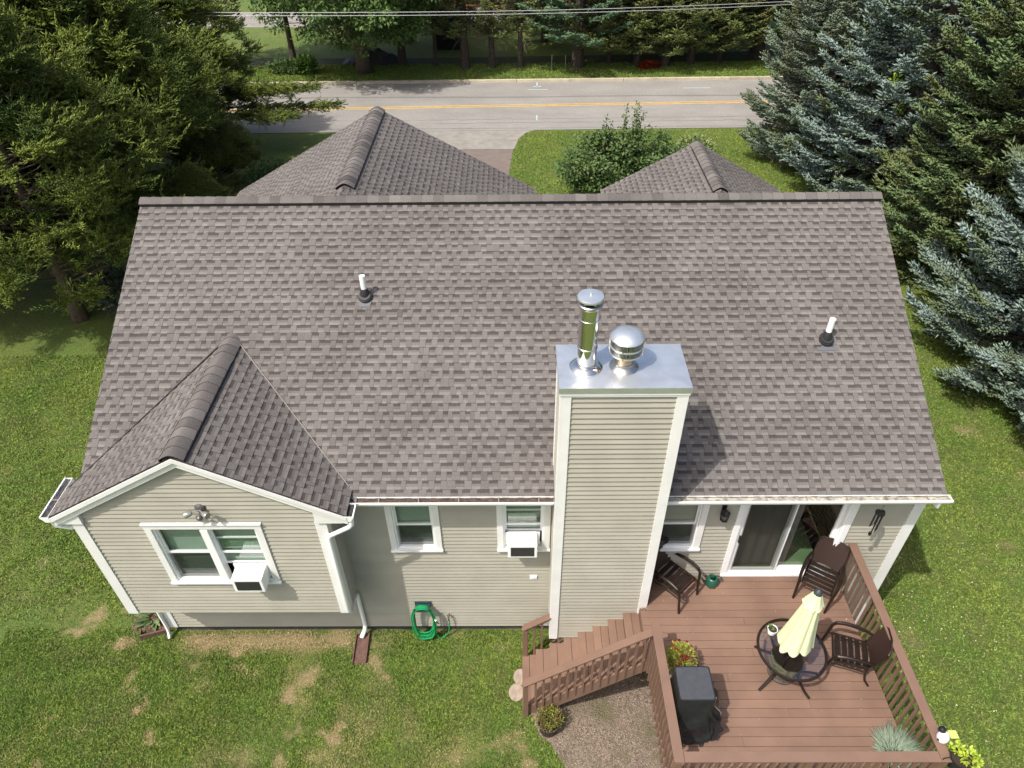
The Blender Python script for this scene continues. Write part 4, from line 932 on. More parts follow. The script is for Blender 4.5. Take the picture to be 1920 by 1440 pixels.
def lawn_mat(name, blades=False):
    m = bpy.data.materials.new(name); m.use_nodes = True; nt = m.node_tree; n, L = nt.nodes, nt.links; p = n['Principled BSDF']
    at = n.new('ShaderNodeAttribute'); at.attribute_name = 'dry'; col = lawn_color(nt, at.outputs['Fac']); p.inputs['Roughness'].default_value = .7; p.inputs['Specular IOR Level'].default_value = .25
    if blades:
        ge = n.new('ShaderNodeNewGeometry'); mr = n.new('ShaderNodeMapRange'); mr.inputs['To Min'].default_value = 1.15; mr.inputs['To Max'].default_value = 1.95; L.new(ge.outputs['Random Per Island'], mr.inputs['Value'])
        h = n.new('ShaderNodeHueSaturation'); L.new(mr.outputs[0], h.inputs['Value']); L.new(col, h.inputs['Color']); col = h.outputs[0]
        tr = n.new('ShaderNodeBsdfTranslucent'); L.new(col, tr.inputs['Color']); ms = n.new('ShaderNodeMixShader'); ms.inputs[0].default_value = .25; L.new(p.outputs[0], ms.inputs[1]); L.new(tr.outputs[0], ms.inputs[2]); L.new(ms.outputs[0], n['Material Output'].inputs['Surface'])
    else:
        geo = n.new('ShaderNodeNewGeometry'); no = n.new('ShaderNodeTexNoise'); no.inputs['Scale'].default_value = 26; no.inputs['Detail'].default_value = 6; no.inputs['Roughness'].default_value = .75; L.new(geo.outputs['Position'], no.inputs['Vector'])
        bp = n.new('ShaderNodeBump'); bp.inputs['Strength'].default_value = .9; bp.inputs['Distance'].default_value = .07; L.new(no.outputs['Fac'], bp.inputs['Height']); L.new(bp.outputs[0], p.inputs['Normal'])
    if not blades:
        h = n.new('ShaderNodeHueSaturation'); h.inputs['Value'].default_value = .92; L.new(col, h.inputs['Color']); col = h.outputs[0]
    L.new(col, p.inputs['Base Color']); return m
def axis(lo, hi, f0, f1, fs):
    a = list(np.arange(f0, f1+1e-6, fs)); x = f0; s = fs; L_ = []
    while x > lo: s *= 1.5; x -= s; L_.append(x)
    x = f1; s = fs; R_ = []
    while x < hi: s *= 1.5; x += s; R_.append(x)
    return np.array(L_[::-1]+a+R_)
gx, gy = axis(-500, 500, -14, 14, .09), axis(-60, 700, -4.5, 12, .09)
X, Y = np.meshgrid(gx, gy); Zg = np.full_like(X, GZ)+(vnoise(X, Y, .7, 9)-.5)*.03*(np.abs(X) < 14)*(Y < 12)*(Y > -4.5)
nx, ny = len(gx), len(gy); V = np.stack([X.ravel(), Y.ravel(), Zg.ravel()], 1); I = (np.arange(ny-1)[:, None]*nx+np.arange(nx-1)[None]).ravel(); F = np.stack([I, I+1, I+nx+1, I+nx], 1)
lawn = np_mesh('lawn', V, F, lawn_mat('lawn'), smooth=True); at = lawn.data.attributes.new('dry', 'FLOAT', 'POINT'); at.data.foreach_set('value', dryness(X, Y).ravel().astype(np.float32)); tag(lawn, None, None, kind='structure')
# ---- gravel bed under the deck stairs
def bed(pts, z, name, mm, n=0):
    m = MB(); m.add([(x, y, z) for x, y in pts], [tuple(range(len(pts)))]); o = m.build(name, mm); tag(o, None, None, kind='structure'); return o
def ground_patch_mat(name, c1, c2, c3, s=22):
    m = bpy.data.materials.new(name); m.use_nodes = True; n, L = m.node_tree.nodes, m.node_tree.links; p = n['Principled BSDF']; p.inputs['Roughness'].default_value = .9
    g = n.new('ShaderNodeNewGeometry'); v = n.new('ShaderNodeTexVoronoi'); v.inputs['Scale'].default_value = s*1.6; no = n.new('ShaderNodeTexNoise'); no.inputs['Scale'].default_value = 1.6; no.inputs['Detail'].default_value = 6; no.inputs['Roughness'].default_value = .7
    L.new(g.outputs['Position'], v.inputs['Vector']); L.new(g.outputs['Position'], no.inputs['Vector'])
    r = n.new('ShaderNodeValToRGB'); r.color_ramp.elements[0].color = (*c1, 1); r.color_ramp.elements[1].color = (*c2, 1); L.new(v.outputs['Color'], r.inputs[0])
    mr = n.new('ShaderNodeMapRange'); mr.inputs['From Min'].default_value = .5; mr.inputs['From Max'].default_value = .62; L.new(no.outputs['Fac'], mr.inputs['Value']); mx = n.new('ShaderNodeMix'); mx.data_type = 'RGBA'; L.new(mr.outputs[0], mx.inputs[0]); L.new(r.outputs[0], mx.inputs[6]); mx.inputs[7].default_value = (*c3, 1); L.new(mx.outputs[2], p.inputs['Base Color'])
    bp = n.new('ShaderNodeBump'); bp.inputs['Distance'].default_value = .02; L.new(v.outputs['Distance'], bp.inputs['Height']); L.new(bp.outputs[0], p.inputs['Normal']); return m
GB = [(.12, -1.6), (.22, -1.8), (.30, -2.05), (.50, -2.2), (.60, -2.4), (.74, -2.6), (.80, -3.0), (.9, -3.6), (3.0, -3.9), (5.7, -3.7), (5.8, -.02), (1.2, -.02), (.6, -.1), (.5, -.8)]
bed(GB, GZ+.022, 'gravel_bed', ground_patch_mat('gravel', (.075, .055, .042), (.27, .21, .16), (.115, .10, .055)))
bed([(-7.45, -.05), (-6.95, .05), (-6.93, 1.2), (-7.5, 1.2), (-7.9, .9), (-7.85, .3)], GZ+.022, 'mulch_bed', ground_patch_mat('mulch', (.03, .018, .012), (.13, .08, .055), (.06, .035, .025), 30))
def inpoly(px, py, poly):
    c = np.zeros(px.shape, bool); j = len(poly)-1
    for i in range(len(poly)):
        xi, yi = poly[i]; xj, yj = poly[j]
        if yi != yj: c ^= ((yi > py) != (yj > py)) & (px < (xj-xi)*(py-yi)/(yj-yi)+xi)
        j = i
    return c
# gravel stones and mulch chips (uncountable)
def chips(name, poly, n, size, mm, label, zz=GZ+.024, seed=1):
    r = np.random.default_rng(seed); xs, ys = [p[0] for p in poly], [p[1] for p in poly]; px, py = r.uniform(min(xs), max(xs), n), r.uniform(min(ys), max(ys), n); k = inpoly(px, py, poly); px, py = px[k], py[k]; n = len(px)
    T = np.array([(-.5, 0, -.3), (0, .5, -.2), (.5, 0, -.3), (0, -.5, -.2), (0, 0, .5)]); TF = np.array([(0, 3, 4), (3, 2, 4), (2, 1, 4), (1, 0, 4)]); D = r.normal(size=(n, 3)); D[:, 2] *= .25
    V, F = scatter(T, TF, np.stack([px, py, np.full(n, zz)], 1), D, size*r.uniform(.5, 1.7, (n, 3))*np.array([1.4, .8, .5]), r.uniform(-.4, .4, n)); o = np_mesh(name, V, F, mm); tag(o, label, 'gravel', kind='stuff'); return o
chips('gravel_stones', GB, 16000, .022, foliage('stone_mix', (.05, .036, .028), (.36, .29, .22), (.10, .085, .05), trans=0, nscale=1.5), 'loose grey brown gravel under the deck stairs')
chips('mulch_chips', [(-7.8, 0), (-6.95, .05), (-6.95, 1.1), (-7.8, 1.1)], 2200, .035, foliage('mulch_mix', (.03, .018, .012), (.20, .12, .08), trans=0), 'brown bark mulch at the left house corner', seed=2)
# grass tufts
def tufts(n, region, seed, hs=1.0, name='grass'):
    r = np.random.default_rng(seed); x0, x1, y0, y1 = region; px, py = r.uniform(x0, x1, n), r.uniform(y0, y1, n)
    k = ~inpoly(px, py, GB) & ~((px > -6.93) & (px < 6.6) & (py > .0) & (py < 10.3)) & ~((px > -7.8) & (px < -6.9) & (py > -.05) & (py < 1.1)) & ~((px > 0) & (px < .35) & (py < -.6) & (py > -1.7)) & ~((np.abs(px+3.13) < .15) & (py > -.72))
    k &= ~((py > 9) & (py < 30) & ((px < -.32+(py-22)*.06) | (py > 26.45+.0096*px) | inpoly(px, py, [(-3.4, 24.3), (-.1, 24.3), (.08, 25.5), (.4, 26.2), (1.0, 26.9), (-6.3, 26.9)])))
    k &= ~(((px+.02)**2/.03+(py+.98)**2/.02 < 1) | ((px+.10)**2/.03+(py+1.28)**2/.025 < 1))
    k &= r.random(n) < np.clip(np.minimum(np.minimum(px-x0, x1-px), np.minimum(py-y0, y1-py))/1.2+(.75 if seed in (50, 54) else .05), 0, 1)
    px, py = px[k], py[k]; d = dryness(px, py); k = r.random(len(px)) > d*.75; px, py, d = px[k], py[k], d[k]; n = len(px)
    h = (.028+.030*vnoise(px, py, .35, 21)+.02*r.random(n))*hs*(1-.5*d); D = np.stack([r.normal(size=n)*1.1, r.normal(size=n)*1.1, np.ones(n)], 1)
    P = np.stack([px, py, np.full(n, GZ-.004)], 1); S = np.stack([h, r.uniform(.010, .024, n)*hs, r.uniform(.010, .024, n)*hs], 1); V, F = scatter(LF_V, LF_F, P, D, S, r.uniform(-1.6, 1.6, n))
    o = np_mesh(name, V, F, GRASS); a = o.data.attributes.new('dry', 'FLOAT', 'POINT'); a.data.foreach_set('value', np.repeat(d, 4).astype(np.float32)); return o
GRASS = lawn_mat('grass_blades', True)
for i, (n, reg, hs) in enumerate(((190000, (-10.3, 1.2, -3.6, 0.05), 1), (150000, (-16, -6.9, 0, 11), 1.25), (190000, (5.6, 15, -3.8, 12), 1.2), (150000, (-2, 15, 12, 27.4), 1.5), (60000, (-20, 20, 34.1, 37.3), 2.2), (110000, (-13, 14, -8.5, -2.8), 1), (70000, (-20, -6.9, 9.5, 17), 1.4))):
    o = tufts(n, reg, 50+i, hs); tag(o, ['short green lawn grass in front of the rear wall', 'green lawn grass left of the house', 'green lawn grass right of the deck', 'mown grass of the front lawn beside the driveway', 'bright grass verge across the road', 'green lawn grass in front of the deck and gravel bed', 'shaded grass beneath the left cedars'][i], 'grass', kind='stuff')
# clover flowers / pale specks on the right lawn
r = np.random.default_rng(77); n_ = 420; P = np.stack([r.normal(8.2, 1.3, n_), r.normal(1.2, 1.6, n_), np.full(n_, GZ+.04)], 1); P = P[(P[:, 0] > 6.2)]; D = r.normal(size=P.shape); V, F = scatter(LF_V, LF_F, P, D, np.tile([[.035, .02, .02]], (len(P), 1)), r.uniform(0, 6, len(P))); o = np_mesh('fallen_petals', V, F, foliage('pale_speck', (.45, .40, .25), (.7, .66, .5), trans=0)); tag(o, 'pale fallen petals scattered on the right lawn', 'petals', kind='stuff')
# stepping stones left of stairs
for i, (x, y, a) in enumerate(((-.02, -.98, .16), (-.10, -1.28, .17))):
    m = MB(); m.lathe([(a, 0), (a, .03), (a*.93, .04)], n=20); o = m.build('stepping_stone', mat('tan_stone', (.30, .24, .19), .9, var=.25, nscale=14, bump=.5)); o.location = (x, y, GZ); o.scale = (.85, 1, 1); tag(o, ['round tan stepping stone nearer the house beside the stairs', 'round tan stepping stone farther from the house beside the stairs'][i], 'stepping stone', 'stepping stones')
# ============================================================ ROAD
def road_mat():
    m = bpy.data.materials.new('road_asphalt'); m.use_nodes = True; n, L = m.node_tree.nodes, m.node_tree.links; p = n['Principled BSDF']; p.inputs['Roughness'].default_value = .85; g = n.new('ShaderNodeNewGeometry')
    def nz(s, d, sc=(1, 1, 1)):
        mp = n.new('ShaderNodeMapping'); mp.inputs['Scale'].default_value = sc; q = n.new('ShaderNodeTexNoise'); q.inputs['Scale'].default_value = s; q.inputs['Detail'].default_value = d; L.new(g.outputs['Position'], mp.inputs[0]); L.new(mp.outputs[0], q.inputs['Vector']); return q.outputs['Fac']
    a = n.new('ShaderNodeValToRGB'); a.color_ramp.elements[0].position = .35; a.color_ramp.elements[1].position = .65; a.color_ramp.elements[0].color = (.225, .215, .197, 1); a.color_ramp.elements[1].color = (.262, .25, .23, 1); L.new(nz(.9, 5, (.5, .9, 1)), a.inputs[0])
    b = n.new('ShaderNodeValToRGB'); b.color_ramp.elements[0].position = .3; b.color_ramp.elements[1].position = .6; b.color_ramp.elements[0].color = (.8, .8, .8, 1); b.color_ramp.elements[1].color = (1.08, 1.08, 1.08, 1); L.new(nz(25, 3), b.inputs[0])
    v = n.new('ShaderNodeTexWave'); v.bands_direction = 'Y'; v.inputs['Scale'].default_value = .05; v.inputs['Distortion'].default_value = 1.0; v.inputs['Detail'].default_value = 5; v.inputs['Detail Scale'].default_value = .6; L.new(g.outputs['Position'], v.inputs['Vector'])
    cr = n.new('ShaderNodeValToRGB'); cr.color_ramp.elements[0].position = 0; cr.color_ramp.elements[0].color = (.55, .55, .55, 1); cr.color_ramp.elements[1].position = .004; cr.color_ramp.elements[1].color = (1, 1, 1, 1); L.new(v.outputs['Fac'], cr.inputs[0])
    m1 = n.new('ShaderNodeMix'); m1.data_type = 'RGBA'; m1.blend_type = 'MULTIPLY'; m1.inputs[0].default_value = 1; L.new(a.outputs[0], m1.inputs[6]); L.new(b.outputs[0], m1.inputs[7])
    m2 = n.new('ShaderNodeMix'); m2.data_type = 'RGBA'; m2.blend_type = 'MULTIPLY'; m2.inputs[0].default_value = .8; L.new(m1.outputs[2], m2.inputs[6]); L.new(cr.outputs[0], m2.inputs[7]); L.new(m2.outputs[2], p.inputs['Base Color']); return m
rn = lambda x: 26.62+.0096*x; rf = lambda x: 33.80+.0096*x; ry = lambda x: 30.03+.0245*x
def strip(name, fa, fb, z, mm, x0=-60, x1=60, n=40, kind='structure'):
    m = MB(); vs = []
    for i in range(n+1): x = x0+(x1-x0)*i/n; vs += [(x, fa(x), z), (x, fb(x), z)]
    m.add(vs, [(2*i, 2*i+2, 2*i+3, 2*i+1) for i in range(n)]); o = m.build(name, mm); tag(o, None, None, kind=kind); return o
strip('road', rn, rf, GZ+.020, road_mat())
yl = mat('yellow_paint', (.52, .33, .085), .7, var=.15, nscale=4)
strip('road_marking', lambda x: ry(x)-.17, lambda x: ry(x)-.06, GZ+.025, yl); strip('road_marking', lambda x: ry(x)+.06, lambda x: ry(x)+.17, GZ+.025, yl)
cracks = mat('crack_sealant', (.13, .125, .115), .8)
R = random.Random(12)
for yy, x0, x1 in ((28.1, -12, 18), (27.6, -4, 20)):
    m = MB(); x = x0; y = yy+.01*x0; pts = []
    while x < x1: pts.append((x, y+R.uniform(-.05, .05), GZ+.026)); x += .4; y += .004
    vs = []; 
    for p_ in pts: vs += [(p_[0], p_[1]-.012, p_[2]), (p_[0], p_[1]+.012, p_[2])]
    m.add(vs, [(2*i, 2*i+2, 2*i+3, 2*i+1) for i in range(len(pts)-1)]); tag(m.build('road_crack', cracks), None, None, kind='structure')
lb = mat('utility_paint', (.38, .46, .50), .7)
m = MB(); m.box(2.55, 3.15, 33.12, 33.17, GZ+.021, GZ+.026); m.box(.7, 1.7, 33.12, 33.17, GZ+.021, GZ+.026)
m = MB()
for (x0, x1, y0, y1) in ((.6, 1.7, 32.50, 32.58), (1.08, 1.16, 32.9, 33.75), (.92, 1.35, 32.98, 33.10), (9.1, 10.6, 32.55, 32.62), (.95, 1.02, 27.9, 28.6)): m.add([(x0, y0, GZ+.026), (x1, y0, GZ+.026), (x1, y1, GZ+.026), (x0, y1, GZ+.026)], [(0, 1, 2, 3)])
tag(m.build('utility_marks', lb), None, None, kind='structure')
# curb in segments
cb = mat('concrete_curb', (.44, .385, .29), .85, var=.15, nscale=2, island=.10)
m = MB(); x = -60
while x < 60:
    d = 3.0; y0 = rf(x); y1 = rf(x+d); m.add([(x, y0, GZ-.1), (x+d-.025, y1, GZ-.1), (x+d-.025, y1+.2, GZ-.1), (x, y0+.2, GZ-.1), (x, y0+.02, GZ+.15), (x+d-.025, y1+.02, GZ+.15), (x+d-.025, y1+.2, GZ+.15), (x, y0+.2, GZ+.15)], [(0, 3, 2, 1), (4, 5, 6, 7), (0, 1, 5, 4), (1, 2, 6, 5), (2, 3, 7, 6), (3, 0, 4, 7)]); x += d
tag(m.build('kerb', cb), None, None, kind='structure')
# driveway + apron
apron = mat('apron_asphalt', (.235, .22, .195), .9, var=.15, nscale=3, bump=.4, bscale=30); dwy = mat('driveway_brown', (.155, .125, .108), .9, var=.12, nscale=3, bump=.4, bscale=30)
bed([(-3.4, 24.3), (-.15, 24.3), (.05, 25.5), (.35, 26.2), (1.0, 26.75), (-6.3, 26.7), (-4.3, 26.0), (-3.5, 25.3)], GZ+.012, 'driveway_apron', apron)
bed([(-6.8, 10), (-.9, 10), (-.35, 22), (-.2, 24.28), (-3.6, 24.28), (-4.2, 20)], GZ+.010, 'driveway', dwy)
# far lawn shade belt: leaf litter under the trees
bed([(-20, 37.2), (-8, 36.9), (2, 36.9), (14, 37.6), (22, 38.5), (22, 40), (8, 39), (-6, 38.6), (-20, 39)], GZ+.01, 'leaf_litter_ground', ground_patch_mat('leaf_litter', (.03, .035, .014), (.07, .075, .03), (.05, .07, .02), 6))
bed([(-26, 46.5), (-10, 46.0), (-9, 50), (-27, 51)], GZ+.01, 'far_driveway', apron)
# ============================================================ TREES
bark = mat('bark_grey', (.075, .058, .045), .9, var=.3, nscale=9, bump=.8, bscale=14)
bark2 = mat('bark_tan', (.13, .095, .07), .9, var=.3, nscale=9, bump=.8, bscale=14)
blue_f = foliage('blue_spruce_needles', (.11, .160, .135), (.285, .37, .335), (.11, .145, .065), nscale=.9, trans=.05)
green_f = foliage('green_spruce_needles', (.060, .105, .036), (.185, .255, .105), (.115, .135, .045), nscale=.9, trans=.08)
cedar_f = foliage('cedar_foliage', (.15, .205, .036), (.41, .475, .10), (.11, .17, .038), nscale=.7, trans=.4)
cedar_y = foliage('young_cedar_foliage', (.09, .13, .02), (.24, .27, .06), trans=.25)
far_f = foliage('far_spruce_needles', (.06, .105, .028), (.21, .25, .075), (.17, .17, .055), nscale=.6, trans=.1)
pine_f = foliage('white_pine_needles', (.065, .125, .060), (.17, .27, .14), trans=.1)
maple_f = foliage('maple_leaf', (.05, .105, .025), (.19, .29, .085), (.07, .13, .032), nscale=.5, trans=.25)
bush_f = foliage('shrub_leaf', (.036, .080, .022), (.125, .195, .06), (.11, .17, .05), nscale=1.2, trans=.2)
deadw = mat('dead_twig', (.17, .13, .09), .9)
def trunk_mb(H, r0, seed, lean=.03, limbs=(), n=9):
    R = random.Random(seed); m = MB(); pts = []; rr = []; x = y = 0
    for i in range(9):
        t = i/8; pts.append((x, y, H*t)); rr.append(r0*(1.25 if i == 0 else 1)*(1-t)**.8+.012); x += R.uniform(-lean, lean)*H/8; y += R.uniform(-lean, lean)*H/8
    m.tube(pts, rr, n)
    for L_ in limbs: m.tube(L_[0], L_[1], 6)
    return m
def spindles(T0, TD, TL, r, sp=.085, ln=(.13, .20), rad=(.018, .027), ang=.75, zup=.15):
    """twigs T0 (n,3), direction TD, length TL -> spindles along both sides"""
    k = np.maximum((TL/sp).astype(int), 1); idx = np.repeat(np.arange(len(TL)), k*2); n = len(idx)
    pos = np.concatenate([np.repeat((np.arange(a)+.3)/a, 2) for a in k]) if n < 200 else None
    if pos is None:
        st = np.repeat(np.cumsum(k*2)-k*2, k*2); loc = np.arange(n)-st; pos = (loc//2+.3)/np.repeat(k, k*2)
    sg = np.where(np.arange(n) % 2 == 0, 1., -1.); D = TD[idx]; side = np.cross(D, [0, 0, 1.]); side /= np.linalg.norm(side, axis=1, keepdims=True)+1e-9
    P = T0[idx]+D*(pos*TL[idx])[:, None]; Dd = D*.8+side*(sg*ang*(1.05-pos*.7))[:, None]+r.normal(size=(n, 3))*.18; Dd[:, 2] += zup
    S = np.stack([r.uniform(*ln, n), r.uniform(*rad, n), r.uniform(*rad, n)], 1); return P, Dd, S
def spruce_mesh(name, H, R0, seed, base=.12, step=.33, nb=8, clear=0., pw=.8, dens=1., spn=.085, ln=(.13, .21), rad=(.024, .040), droop=.16, zmax=None):
    r = np.random.default_rng(seed); T0, TD, TL = [], [], []; limbs = []; z = base+clear
    while z < H-.15:
        rr = R0*min(1, .75+(z-clear)*.35)*(1-(z-base)/(H-base+.2))**pw; nn = max(4, int(nb*(.5+.5*rr/R0))); a0 = r.uniform(0, 6.28)
        for i in range(nn):
            a = a0+6.283*i/nn+r.normal()*.16; L_ = rr*r.uniform(.72, 1.06); d = np.array([math.cos(a), math.sin(a), 0]); up = r.uniform(.0, .14)+.25*(z/H)**2
            f = lambda s: np.array([0, 0, z])+d*L_*s+np.array([0, 0, 1])*L_*(up*s-droop*2*s*(1-s)*1.2-droop*s*s*.4+.14*s**3)
            limbs.append(([tuple(f(0)), tuple(f(.45)), tuple(f(.75))], [.03*L_/3+.006, .014*L_/3+.004, .003]))
            ns = max(3, int(L_*9*dens)); ss = .22+.78*np.sqrt(np.linspace(.0, 1, ns))
            for j, s in enumerate(ss):
                p = f(s); q = f(min(s+.02, 1.02)); dd = q-p; dd /= np.linalg.norm(dd); sd = np.cross(dd, [0, 0, 1.]); sd /= np.linalg.norm(sd); sg = 1 if j % 2 else -1
                tl = (.20+.36*L_*(1-s)**.8*.8+r.uniform(0, .12)); t = dd*.75+sd*sg*(.85*(1-s*.45))+np.array([0, 0, r.uniform(-.12, .1)])
                T0.append(p+r.normal(size=3)*.03); TD.append(t/np.linalg.norm(t)); TL.append(tl)
            T0.append(f(.9)); TD.append((f(1)-f(.9))/np.linalg.norm(f(1)-f(.9))); TL.append(.3)
        z += step*r.uniform(.8, 1.2)*(1 if z < H*.7 else .7)
    T0, TD, TL = np.array(T0), np.array(TD), np.array(TL); P, D, S = spindles(T0, TD, TL, r, spn, ln, rad)
    V, F = scatter(TW_V, TW_F, P, D, S, r.uniform(0, 6, len(P))); return V, F, limbs
def tree(name, label, cat, loc, VF, crown_m, H, r0, seed, limbs=(), group=None, rz=0, sc=1, bk=None, lean=.02):
    t = thing(name, label, cat, loc, rz, group); t.scale = (sc, sc, sc)
    key = id(VF)
    if key in _MC: trm, crm = _MC[key]
    else:
        tm = trunk_mb(H, r0, seed, lean, limbs); trm = tm.mesh('trunk'); trm.materials.append(bk or bark); trm.shade_smooth()
        crm = np_mesh('crown', VF[0], VF[1], None); _MC[key] = (trm, crm)
    o = bpy.data.objects.new('trunk', trm); C.objects.link(o); o.parent = t
    if len(crm.materials) == 0: crm.materials.append(crown_m)
    o = bpy.data.objects.new('crown', crm); C.objects.link(o); o.parent = t
    if crm.materials[0] != crown_m:
        o.material_slots[0].link = 'OBJECT'; o.material_slots[0].material = crown_m
    return t
_MC = {}
SpA = spruce_mesh('a', 12.0, 3.7, 1, pw=.72, nb=10, step=.29); SpB = spruce_mesh('b', 11.0, 3.9, 2, pw=.62, nb=10, step=.29)
GRP = 'spruces along the right side of the yard'
for (lab, x, y, src, mm, rz, sc) in (
    ('grey green spruce whose left edge overlaps the road', 13.3, 23.5, SpB, foliage('grey_green_needles', (.085, .125, .08), (.23, .29, .21), (.12, .13, .065), trans=.05), 1.0, 1.0),
    ('silvery blue spruce at the top right between road and green spruce', 14.7, 18.9, SpA, blue_f, 2.2, 1.30),
    ('dark green spruce just right of the main roof ridge end', 15.7, 13.6, SpB, green_f, .4, 1.22),
    ('blue spruce at the right frame edge nearest the lawn', 15.1, 8.0, SpA, blue_f, 4.0, 1.22),
    ('blue green spruce cut by the right frame edge closest to the camera', 15.4, 4.4, SpB, foliage('blue_green_needles', (.09, .14, .10), (.27, .36, .30), (.09, .13, .055), trans=.05), 3.2, 1.05),
    ('tall green spruce at the upper right frame corner', 21.3, 17.5, SpB, green_f, 5.1, 1.25),
    ('distant grey blue spruce behind the group at the upper right', 19.5, 26.5, SpA, blue_f, 5.6, 1.2)):
    tree('spruce_tree', lab, 'spruce tree', (x, y, GZ), src, mm, 12 if src is SpA else 11, .26, 3, src[2], GRP, rz, sc)
# ---- cedars
def cedar_mesh(seed, H, R0, z0, ncl, per=13, tpr=None):
    r = np.random.default_rng(seed); T0, TD, TL = [], [], []; limbs = []
    for i in range(ncl):
        v = r.random()**.8; z = z0+(H-z0)*v; prof = R0*(math.sin(math.pi*min(1, .18+v*.82))**.6)*(1 if v < .5 else (1-(v-.5)*.9)); a = r.uniform(0, 6.283); q = r.uniform(.45, 1.05)
        if r.random() < .22: q *= 1.15
        rad = prof*q; c = np.array([math.cos(a)*rad, math.sin(a)*rad, z+r.normal()*.2]); b0 = np.array([0, 0, z-rad*r.uniform(.2, .5)]); b0[2] = max(b0[2], z0*.6)
        if i % 2: limbs.append(([tuple(b0), tuple((b0*.45+c*.55)+np.array([0, 0, -.1])), tuple(c)], [.035, .018, .006]))
        d = c-b0; d /= np.linalg.norm(d); d[2] += .15
        w_ = r.uniform(.6, 1.2)
        for k in range(per):
            e = d+r.normal(size=3)*np.array([.75, .75, .38]); e /= np.linalg.norm(e); T0.append(c+r.normal(size=3)*np.array([.16, .16, .08])-d*.3); TD.append(e); TL.append(r.uniform(.35, .85)*w_)
    P, D, S = spindles(np.array(T0), np.array(TD), np.array(TL), r, .07, (.10, .22), (.014, .028), .8, .25); V, F = scatter(TW_V, TW_F, P, D+r.normal(size=D.shape)*.2, S, r.uniform(0, 6, len(P))); return V, F, limbs
CeA = cedar_mesh(1, 10.5, 3.9, 2.2, 430, 22); CeB = cedar_mesh(2, 9.5, 3.6, 1.6, 400, 22)
GRC = 'cedars left of the house'
for (lab, x, y, src, rz, sc, lean, mm) in (
    ('cedar with a bare leaning trunk standing nearest on the left lawn', -13.9, 10.9, CeA, .3, .92, .02, cedar_f),
    ('dense cedar behind the nearest one beside the ridge end', -14.2, 16.3, CeB, 1.5, 1.05, .02, cedar_f),
    ('cedar reaching a long branch over the road', -14.4, 24.9, CeA, 2.2, .74, .02, cedar_f),
    ('light cedar filling the left frame edge above the lawn', -17.8, 11.4, CeB, 2.0, .85, .02, cedar_f),
    ('cedar right behind the leaning bare trunk', -15.8, 13.4, CeB, 5.0, .85, .02, cedar_f),
    ('dark cedar at the left frame edge', -18.4, 13.0, CeB, 3.9, 1.1, .02, cedar_f),
    ('tall cedar at the upper left frame corner', -19.8, 20.8, CeA, 4.4, 1.15, .02, cedar_f),
    ('cedar between the corner tree and the road branch tree', -16.2, 20.6, CeB, 5.5, 1.0, .02, cedar_f),
    ('small yellow green cedar below the road branch', -12.0, 19.6, CeB, .9, .42, .02, cedar_y),
    ('low yellow green cedar touching the ridge end', -10.6, 14.4, CeB, 2.9, .36, .02, cedar_y),
    ('far left cedar standing by the road', -22.5, 29.0, CeB, 2.4, 1.0, .02, cedar_f)):
    tree('cedar_tree', lab, 'cedar tree', (x, y, GZ), src, mm, 9.3 if src is CeA else 8.4, .22, 5, src[2], GRC, rz, sc, bark2)
# long branch over the road, belongs to its tree
bt = [o for o in scene.objects if o.get('label') == 'cedar reaching a long branch over the road'][0]
r = np.random.default_rng(44); T0, TD, TL = [], [], []; br = []
for i, (dz, da, L_) in enumerate(((2.3, -.02, 6.9), (2.9, .12, 5.8), (3.4, -.15, 5.2), (2.1, -.25, 5.4))):
    a = -.10+da-2.2; d = np.array([math.cos(a), math.sin(a), 0]); f = lambda s: np.array([0, 0, dz*1.1])+d*L_/.78*s+np.array([0, 0, .5*s*s-.1*s])
    br.append(([tuple(f(t)) for t in (0, .3, .6, .85, 1)], [.07, .05, .035, .02, .01]))
    for s in np.linspace(.35, 1, 34):
        for k in range(9):
            e = d*.7+r.normal(size=3)*np.array([.6, .6, .3]); e /= np.linalg.norm(e); T0.append(f(s)+r.normal(size=3)*np.array([.35, .35, .2])*(1.3-s)); TD.append(e); TL.append(r.uniform(.3, .75)*(1.35-s*.6))
P, D, S = spindles(np.array(T0), np.array(TD), np.array(TL), r, .08, (.12, .24), (.018, .032), .8, .25); V, F = scatter(TW_V, TW_F, P, D, S); m = MB()
for b_ in br: m.tube(b_[0], b_[1], 6)
lb_ = m.build('limb', bark2, bt, smooth=True); np_mesh('limb_foliage', V, F, cedar_f, lb_)
# ---- broadleaf
def broad_mesh(seed, c, rad, ncl, per, clr, ls, lw, trunkH, zflat=0, shell=.35):
    r = np.random.default_rng(seed); P, D = [], []; limbs = []
    for i in range(ncl):
        a = r.normal(size=3); a /= np.linalg.norm(a); q = shell+(1-shell)*r.random()**.5; cc = np.array(c)+a*np.array(rad)*q*(1 if r.random() > .15 else 1.12)
        if cc[2] < zflat: cc[2] = zflat+r.random()*.4
        b0 = np.array([0, 0, trunkH*r.uniform(.6, 1)]); limbs.append(([tuple(b0), tuple((b0+cc)/2+np.array([0, 0, .2])), tuple(cc)], [.05, .03, .01]))
        k = int(per*r.uniform(.6, 1.3)); p = r.normal(size=(k, 3)); p /= np.linalg.norm(p, axis=1, keepdims=True)
        P.append(cc+p*np.array([clr, clr, clr*.6])*(r.random(k)**.45)[:, None]*r.uniform(.7, 1.25)); D.append(p+r.normal(size=(k, 3))*.7+np.array([0, 0, -.25]))
    P, D = np.concatenate(P), np.concatenate(D); n = len(P); S = np.stack([ls*r.uniform(.6, 1.3, n), lw*r.uniform(.7, 1.3, n), np.full(n, lw)], 1); V, F = scatter(LF_V, LF_F, P, D, S, r.uniform(-.7, .7, n)); return V, F, limbs
